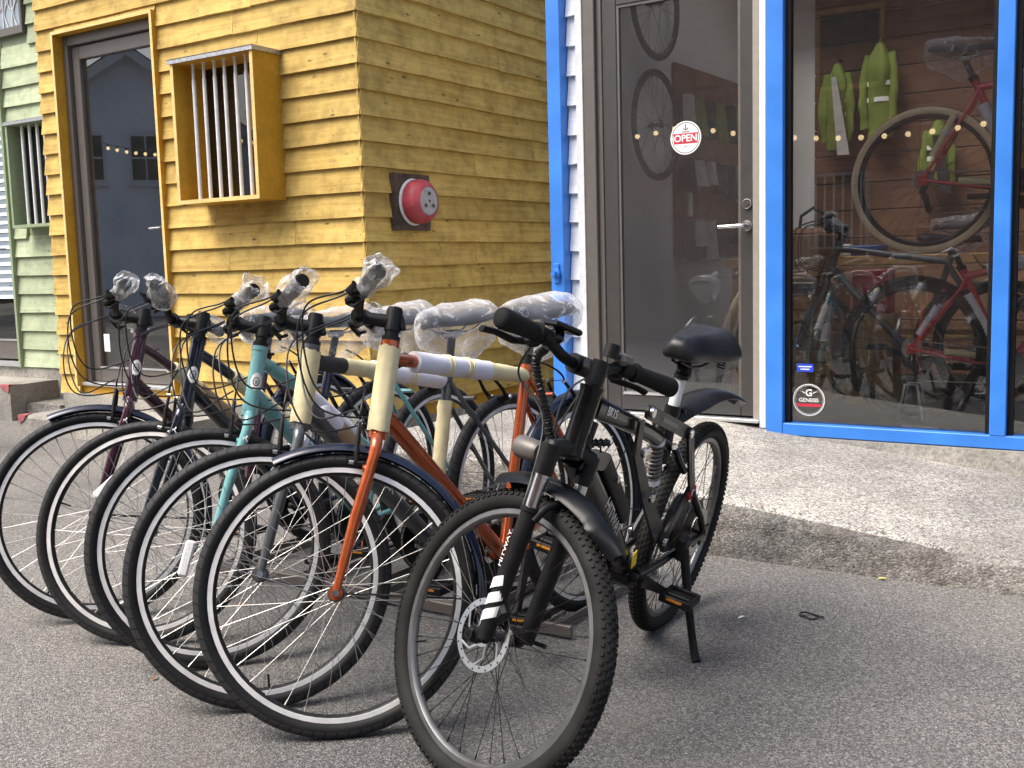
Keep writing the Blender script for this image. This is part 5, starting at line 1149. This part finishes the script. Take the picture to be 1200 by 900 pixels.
for rt, r_, p0, p1 in ((rb1, .349, V((.175, 0, .72)), V((.03, 0, .43))), (rb2, .362, V((.15, 0, .63)), V((.02, 0, .41)))):
    for s in (-1, 1):
        q = MB(); a_ = p0*.75+p1*.25+V((0, s*.045, 0)); b_ = p0*.1+p1*.9+V((0, s*.060, 0)); q.tube([a_, b_], .015, 12); q.build('foam_sleeve', 'paper_cream' if rt == rb1 else 'foam_white', rt)
        q = MB(); m_ = a_*.55+b_*.45; q.box(m_, (.03, .034, .03), None, .006); q.build('tie', 'white_paint', rt)
    q = MB(); q.tube([V((.30, -.045, r_-.028)), V((.16, -.052, r_-.012))], .0165, 12); q.build('foam_sleeve', 'paper_cream', rt)
    q = MB(); st_ = V((.25, 0, .68 if rt == rb1 else .63)); d = (V((.435, 0, .285))-st_).normalized(); q.tube([st_, st_+d*.22], .028, 14); q.build('foam_sleeve', 'foam_white', rt)
    q = MB(); q.tube([V((.34, 0, .775 if rt == rb1 else .745)), V((.72, 0, .84 if rt == rb1 else .83))], .036, 16); q.build('foam_sleeve', 'foam_white', rt)
wires = thing('hanging_wires', 'thin steel wires holding the upper red bicycle from the ceiling', 'wire')
for x in (-.9, -.35): MB().tube([(x, 5.42, 2.95), (x, 5.42, 1.94 if x < -.6 else 1.98)], .002, 6).build('wire', 'steel', wires)

# ------------------------------------------------------------------ inside the shop
def hung_wheel(y, z, seed, label):
    t = thing('spare_wheel', label, 'wheel', T((-2.84, y, z)) @ Matrix.Rotation(pi/2, 4, 'Z'), 'spare wheels hung on the shop wall')
    make_wheel(t, None, 'wheel', .335, .014, dict(rim='dark', spoke='black_metal', spokes=24), None, seed)
    MB().tube([(0, .06, 0), (0, -.02, 0), (0, -.03, .03)], .008, 8).build('hook', 'black_metal', t)
hung_wheel(6.05, 1.94, 61, 'lower bicycle wheel hung on the grey wall behind the shop door')
hung_wheel(6.05, 2.66, 62, 'upper bicycle wheel hung on the grey wall behind the shop door')
def panel_thing(name, label, cat, x0, x1, y0, y1, z0, z1, mat, bev=.004):
    return tag(MB().bx(x0, x1, y0, y1, z0, z1, bev).build(name, mat, smooth=20), label, cat)
dp = thing('accessory_board', 'wooden wall board of gloves and accessories seen through the shop door', 'display', T((-2.892, 6.95, 1.75)))
MB().bx(0, .02, -.55, .55, -.62, .62, .003).build('back_board', 'brown_plank', dp, smooth=20)
rnd = random.Random(5)
for r_ in range(3):
    for c_ in range(6):
        q = MB(); y = -.46+c_*.18; z = .42-r_*.40; h_ = rnd.uniform(.14, .26); q.tube([(.02, y, z), (.10, y, z+.01)], .004, 6); q.build('peg', 'steel', dp)
        m_ = 'hi_vis' if (r_ == 0 and c_ % 2) else ('black_cloth' if rnd.random() < .7 else 'grey_cloth')
        q = MB(); w_ = rnd.uniform(.05, .075); q.loft([[V((.05+.012*k, y-w_*(.6+.4*k), z-h_*k)), V((.05+.012*k, y+w_*(.6+.4*k), z-h_*k)), V((.09+.02*k, y+w_*(.6+.4*k)*.8, z-h_*k)), V((.09+.02*k, y-w_*(.6+.4*k)*.8, z-h_*k))] for k in (0, .5, 1)]); disp(q, .012, 14, c_+r_*7).build('hanging_item', m_, dp, smooth=40)
q = MB(); q.bx(-2.895, -2.86, 6.58, 6.64, 1.40, 1.56, .004); tag(q.build('wall_switch', 'box_white', smooth=20), 'small pale switch box on the grey shop wall', 'switch')
panel_thing('storage_cabinet', 'low board cabinet standing behind the shop door', 'cabinet', -2.55, -1.95, 6.5, 7.1, FL+.002, .86, 'osb')
panel_thing('tool_tray', 'black tray on the low cabinet behind the shop door', 'tray', -2.5, -2.0, 6.52, 7.0, .862, .94, 'black_plastic', .02)
q = crumple([(-2.50, 6.45, .98), (-2.42, 6.5, 1.05), (-2.30, 6.52, 1.04)], lambda t: .07*sin(pi*min(.95, t*.9+.1)), seed=3, amp=.8); tag(q.build('plastic_bag', 'film', smooth=20), 'crumpled clear plastic bag on the tray behind the shop door', 'bag')
rl = thing('paper_roll', 'grey wrapped tube leaning beside the low cabinet', 'tube', None); MB().tube([(-2.28, 6.42, .42), (-2.20, 6.50, 1.12)], .035, 14).build('roll', 'grey_cloth', rl); MB().tube([(-2.33, 6.40, FL+.003), (-2.24, 6.5, .98)], .006, 8).build('rod', 'pine', rl)
# bench with boxes and bag
wbn = thing('workbench', 'wooden workbench along the back of the shop window', 'bench', T((-1.7, 6.75, 0)))
MB().bx(-.85, 1.2, -.33, .33, 1.06, 1.115, .004).build('bench_top', 'pine', wbn, smooth=20)
for x in (-.78, 1.12):
    for y in (-.27, .27): MB().bx(x-.035, x+.035, y-.035, y+.035, FL+.002, 1.059, .003).build('leg', 'pine', wbn, smooth=20)
MB().bx(-.74, 1.08, -.24, .28, .62, .645, .003).build('shelf', 'pine', wbn, smooth=20)
def item(name, label, cat, x, y, z, sx, sy, sz, mat): return tag(MB().box((x, y, z+sz/2), (sx, sy, sz), Matrix.Rotation(random.uniform(-.2, .2), 3, 'Z'), .006).build(name, mat, smooth=20), label, cat)
item('small_box', 'dark red box on the workbench beside the blue frame', 'box', -2.05, 6.52, 1.117, .16, .12, .11, 'box_red'); item('small_box', 'white box on the workbench behind the glass', 'box', -1.86, 6.52, 1.117, .14, .12, .07, 'box_white'); item('small_box', 'blue box on the workbench under the barred reflection', 'box', -1.68, 6.5, 1.117, .18, .12, .06, 'box_blue')
bg_ = thing('tool_bag', 'dark tool bag with looped handle on the workbench', 'bag', T((-2.10, 6.78, 1.117))); disp(MB().box((0, 0, .09), (.26, .16, .18), None, .03), .01, 9).build('bag_body', 'brown_plank', bg_, smooth=40); MB().tube([(-.09, 0, .17), (-.08, 0, .26), (0, 0, .31), (.08, 0, .26), (.09, 0, .17)], .011, 8).build('handle', 'black_cloth', bg_)
item('helmet_box', 'maroon box on the workbench behind the tan tyre', 'box', -1.32, 6.7, 1.117, .26, .2, .16, 'brown_plank')
def crate(x, y, z, label):
    t = thing('slatted_crate', label, 'crate', T((x, y, z)), 'slatted crates under the workbench')
    for k in range(5):
        for s in (-1, 1): MB().bx(-.21, .21, s*.16-.006, s*.16+.006, .01+k*.075, .07+k*.075, .002).build('slat', 'pine', t, smooth=20)
    for xx in (-.2, .2):
        for yy in (-.145, .145): MB().bx(xx-.015, xx+.015, yy-.009, yy+.009, 0, .375, .002).build('corner_post', 'pine', t, smooth=20)
    MB().bx(-.2, .2, -.15, .15, .001, .009).build('base', 'pine', t, smooth=0)
crate(-1.98, 6.2, FL+.002, 'lower slatted wooden crate left of the fat tyre'); crate(-1.99, 6.2, FL+.38, 'upper slatted wooden crate left of the fat tyre')
item('cardboard_box', 'brown cardboard box on the crates behind the glass', 'box', -2.0, 6.2, FL+.76, .34, .26, .2, 'card'); item('red_carton', 'red carton behind the top of the fat tyre', 'box', -1.55, 6.1, .80, .2, .12, .24, 'box_red'); MBs = MB().bx(-1.68, -1.42, 6.02, 6.2, FL+.002, .798, .004); tag(MBs.build('pedestal', 'osb', smooth=20), 'board pedestal under the red carton', 'pedestal')
# jackets on the back wall
def jacket(x, z, mat, h_, w_, seed, label, lining=None):
    t = thing('jacket', label, 'jacket', T((x, 7.5, z)), 'jackets hung on the back wall of the shop')
    q = MB(); secs = []
    for i in range(12):
        k = i/11; ww = w_*(.25+.75*min(1, k*4))*(1-.12*k+.06*sin(k*9)); n_ = 16; sec = []
        for j in range(n_):
            an = 2*pi*j/n_; e = 1+.25*noise.noise(V((cos(an)*1.5, sin(an)*1.5, k*3+seed))); sec.append(V((ww*cos(an)*e, .06*sin(an)*e*(.5+.5*min(1, k*4)), -h_*k)))
        secs.append(sec)
    q.loft(secs).build('body', mat, t, smooth=50)
    for s in (-1, 1):
        q = MB(); q.tube(spline([(s*w_*.75, 0, -.07), (s*w_*1.0, -.02, -.2), (s*w_*1.05, -.03, -.4), (s*w_*.92, -.03, -h_*.9)], 5), .030, 10, flat=.6); disp(q, .012, 12, seed+s).build('sleeve', mat, t, smooth=50)
    if lining: q = MB(); q.loft([[V((-w_*.2+.05*k, -.10, -.1-h_*k)), V((w_*.25+.1*k, -.11, -.1-h_*k)), V((w_*.25+.1*k, -.09, -.1-h_*k)), V((-w_*.2+.05*k, -.08, -.1-h_*k))] for k in (0, .3, .6, .9)]).build('lining', lining, t, smooth=30)
    MB().tube([(0, .09, .03), (0, 0, .03), (0, -.01, .0)], .006, 8).build('hook', 'black_metal', t)
    for k in (.45, .62): q = MB(); q.lathe([(w_*.98, 0), (w_*.98, .03)], 16, c=(0, 0, -h_*k), rot=Matrix.Scale(.62, 3, V((0, 1, 0))) @ Matrix.Rotation(pi/2, 3, 'X')); q.build('reflective_band', 'reflector_white', t) if mat == 'hi_vis' else None
jacket(-2.16, 2.42, 'hi_vis', .58, .085, 1, 'bright yellow-green jacket with a grey vest over it', 'grey_cloth'); jacket(-1.88, 2.52, 'hi_vis', .62, .095, 2, 'plain bright yellow-green jacket on the back wall'); jacket(-1.50, 1.98, 'hi_vis', .42, .085, 3, 'yellow-green jacket hanging behind the tan tyre', 'black_cloth')
jacket(-.95, 2.5, 'black_cloth', .75, .15, 4, 'black jacket hanging behind the red seat tube'); jacket(-.35, 2.3, 'grey_cloth', .7, .15, 5, 'grey jacket hanging right of the window mullion')
# further wheels behind the display
for k, (x, y, z, r_, lb) in enumerate(((-1.05, 6.36, FL+.337, .335, 'spare wheel leaning behind the fat tyre'), (-.62, 6.36, FL+.337, .335, 'spare wheel leaning at the window mullion'))):
    t = thing('spare_wheel', lb, 'wheel', T((x, y, z)) @ Matrix.Rotation(.25*(k+.3), 4, 'Z'), 'spare wheels on the shop floor'); make_wheel(t, None, 'wheel', .335, .018, dict(rim='grey', spoke='spoke', spokes=28), None, 70+k)
rk = thing('wheel_stand', 'grey steel floor stand holding the fat tyre', 'stand', T((-1.222, 5.60, FL)))
for s in (-1, 1): MB().tube([(-.06, s*.055, 0.003), (-.03, s*.045, .18), (.03, s*.045, .18), (.06, s*.055, .003)], .007, 8).build('loop', 'alu_mill', rk)
MB().tube([(-.06, -.055, .006), (-.06, .055, .006)], .007, 8).build('foot', 'alu_mill', rk)
hybrid(dict(pose=(-.86, 5.95, D(178), D(25), 0), z=FL+.002, s=(.41, .62, .70), seed=80, paint='paint_grey', type='diamond', rim='dark', crank=D(20), label='grey bicycle with film-covered grips standing behind the two red ones'))

# ------------------------------------------------------------------ what the panes reflect: the other side of the yard
ob = thing('maroon_house', 'dark maroon clapboard house reflected in the shop window', 'house')
OYb = -4.2
mb = MB(); mb.bx(-8.8, 4.5, -9, OYb, -.1, 5.3); ow = mb.build('wall', 'maroon_board', ob, smooth=0)
clap(ow, 'maroon_board', (0, OYb, 0), (-1, 0, 0), 32, -4.5, 8.8, .1, .165, [(3.75, 4.55, 1.2, 2.2), (3.6, 4.5, 3.3, 4.35)], seed=51, split=1)
mb = MB(); mb.bx(-9.0, 4.7, -9.2, OYb+.3, 5.31, 5.42); mb.build('roof', 'roofing', ob, smooth=0)
wx = MB(); wx.bx(-4.55, -4.52, OYb, OYb+.2, 1.2, 2.2); wx.bx(-3.78, -3.75, OYb, OYb+.2, 1.2, 2.2); wx.bx(-4.519, -3.781, OYb, OYb+.2, 1.2, 1.23); wx.bx(-4.519, -3.781, OYb, OYb+.2, 2.17, 2.2); wo = wx.build('window_box', 'pale_board', ob, smooth=0)
for i in range(6): MB().tube([(-4.45+i*.12, OYb+.15, 1.23), (-4.45+i*.12, OYb+.15, 2.17)], .014, 8).build('bar', 'white_paint', wo)
MB().bx(-4.5, -3.8, OYb+.012, OYb+.018, 1.23, 2.17).build('pane', 'dark_glass', wo, smooth=0)
wx = MB(); wx.bx(-4.5, -3.6, OYb, OYb+.06, 3.3, 3.36); wx.bx(-4.5, -3.6, OYb, OYb+.06, 4.29, 4.35); wx.bx(-4.5, -4.44, OYb, OYb+.06, 3.361, 4.289); wx.bx(-3.66, -3.6, OYb, OYb+.06, 3.361, 4.289); w2 = wx.build('upper_window', 'pine', ob, smooth=0); MB().bx(-4.44, -3.66, OYb+.02, OYb+.026, 3.36, 4.29).build('pane', 'dark_glass', w2, smooth=0)
hs = thing('white_gabled_house', 'pale blue-white gabled brick house reflected in the door of the yellow house', 'house', T((-24.2, -8.2, 0)) @ Matrix.Rotation(atan2(.6, .8)+pi/2, 4, 'Z'))
# local -y faces the yard
q = MB(); q.prism([(-3.4, -.1), (3.4, -.1), (3.4, 4.6), (0, 6.9), (-3.4, 4.6)], 0, 7); hw_ = q.build('wall', 'house_white', hs, smooth=0)
for s in (-1, 1):
    q = MB(); a_ = V((s*3.75, 0, 4.42)); b_ = V((0, 0, 6.98)); n_ = V((-(b_.z-a_.z), 0, b_.x-a_.x)).normalized(); n_ = n_ if n_.z > 0 else -n_
    q.add([a_+V((0, -.3, 0)), b_+V((0, -.3, 0)), b_+V((0, 7.3, 0)), a_+V((0, 7.3, 0)), a_+V((0, -.3, 0))+n_*.14, b_+V((0, -.3, 0))+n_*.14, b_+V((0, 7.3, 0))+n_*.14, a_+V((0, 7.3, 0))+n_*.14], [(0, 1, 2, 3), (7, 6, 5, 4), (0, 4, 5, 1), (1, 5, 6, 2), (2, 6, 7, 3), (3, 7, 4, 0)]); q.build('roof', 'slate', hs, smooth=0)
    q = MB(); q.add([a_+V((0, -.34, -.16)), b_+V((0, -.34, -.16)), b_+V((0, -.34, .12)), a_+V((0, -.34, .12)), a_+V((0, -.31, -.16)), b_+V((0, -.31, -.16)), b_+V((0, -.31, .12)), a_+V((0, -.31, .12))], [(0, 1, 2, 3), (7, 6, 5, 4), (0, 4, 5, 1), (3, 2, 6, 7)]); q.build('bargeboard', 'white_paint', hs, smooth=0)
for x in (-.35, 1.1):
    n_ = 8; poly = [(x-.42, 3.55), (x+.42, 3.55)]+[(x+.42*cos(pi*i/n_), 4.75+.16*sin(pi*i/n_)) for i in range(n_+1)]
    fr_ = MB().prism(poly, -.05, .0).build('window', 'white_paint', hs, smooth=0); 
    for i in range(2):
        for j in range(2): MB().bx(x-.36+.38*i, x-.02+.38*i, -.062, -.054, 3.62+.6*j, 4.17+.6*j).build('pane', 'dark_glass', fr_, smooth=0)
    MB().bx(x-.5, x+.5, -.12, -.0, 3.44, 3.545).build('sill', 'white_paint', fr_, smooth=0)
sl = thing('string_lights', 'string of warm round bulbs reflected in the shop panes', 'lights')
A = V((-18.5, -3.0, 3.75)); B = V((2.5, -3.0, 2.45)); n_ = 76
pts = [A*(1-t)+B*t-V((0, 0, .22*abs(sin(t*pi*5))**.8)) for t in [i/(n_*2) for i in range(n_*2+1)]]
MB().tube(pts, .006, 5).build('cord', 'cable', sl)
bm_ = MB().ball((0, 0, -.075), .034, 10, 6).mesh('bulb', 'bulb'); sk_ = MB().tube([(0, 0, 0), (0, 0, -.045)], .015, 8).mesh('socket', 'black_plastic')
for i in range(1, n_):
    o = put('bulb', bm_, sl, T(pts[i*2])); put('socket', sk_, o)

# ------------------------------------------------------------------ rack and litter
rkb = thing('wheel_rack', 'low grey steel rack on the asphalt between the rear wheels', 'rack')
MB().bx(-3.2, -1.55, 2.66, 2.675, .008, .045, .003).build('rail', 'alu_frame', rkb, smooth=20); MB().bx(-3.2, -1.6, 3.36, 3.375, .008, .045, .003).build('rail', 'alu_frame', rkb, smooth=20)
for x in (-3.04, -2.67, -2.36, -1.95, -1.66):
    for s in (-1, 1): MB().bx(x+s*.045-.004, x+s*.045+.004, 2.676, 3.359, .010, .035).build('channel_side', 'alu_frame', rkb, smooth=0)
def leaf(x, y, mat, rot, sz, label):
    q = MB(); P = [(-1, 0), (-.5, .35), (.1, .42), (.6, .25), (1, 0), (.6, -.3), (.0, -.4), (-.5, -.3)]; vs_ = [V((a_*sz, b_*sz, .004+.25*sz*abs(b_)+.12*sz*sin(a_*2))) for a_, b_ in P]+[V((0, 0, .003))]; k = len(P)
    q.add(vs_, [(i, (i+1) % k, k) for i in range(k)]); return tag(q.build('fallen_leaf', mat, None, T((x, y, max(gz(x, y), 0 if x > -3 else gz(x, y))+.002)) @ Matrix.Rotation(rot, 4, 'Z'), smooth=0), label, 'leaf')
leaf(-2.70, 2.42, 'leaf_brown', .4, .024, 'curled brown leaf on the asphalt seen through the front wheels')
leaf(-2.42, 1.84, 'leaf_brown', 1.9, .013, 'tiny brown leaf on the asphalt below the grey bicycle')
leaf(-.90, 3.70, 'leaf_yellow', .2, .018, 'small yellow leaf at the foot of the kerb')
leaf(-1.18, 3.09, 'white_decal', 1.0, .014, 'pale paper scrap on the asphalt right of the kickstand')
q = MB(); q.tube([V((-.995+.034*cos(t)+.008*sin(2*t), 3.20+.022*sin(t), .006+.003*cos(3*t))) for t in [2*pi*i/24 for i in range(25)]], .003, 6); tag(q.build('hair_tie', 'cable'), 'small black elastic loop lying on the asphalt', 'loop')

mb = MB(); rnd = random.Random(9)
for i in range(420):
    if i < 300: x = rnd.uniform(-1.6, 1.2); y = 3.715-abs(rnd.gauss(0, .035)); z = 0
    else: x = rnd.uniform(-3.5, 1.5); y = rnd.uniform(.9, 3.6); z = 0
    r_ = rnd.uniform(.0018, .0055) if i < 300 else rnd.uniform(.0015, .0035)
    secs = [V((x, y, z+r_*.4))]; n_ = 5; ph = rnd.random()*6
    ring = [V((x+r_*cos(ph+2*pi*j/n_)*rnd.uniform(.7, 1.2), y+r_*sin(ph+2*pi*j/n_)*rnd.uniform(.7, 1.2), z+r_*rnd.uniform(.1, .6))) for j in range(n_)]
    mb.add(ring+[V((x, y, z+r_*1.1))], [(j, (j+1) % n_, n_) for j in range(n_)])
tag(mb.build('grit', 'kerb_concrete', smooth=0), 'loose grit along the foot of the kerb', 'grit', kind='stuff')
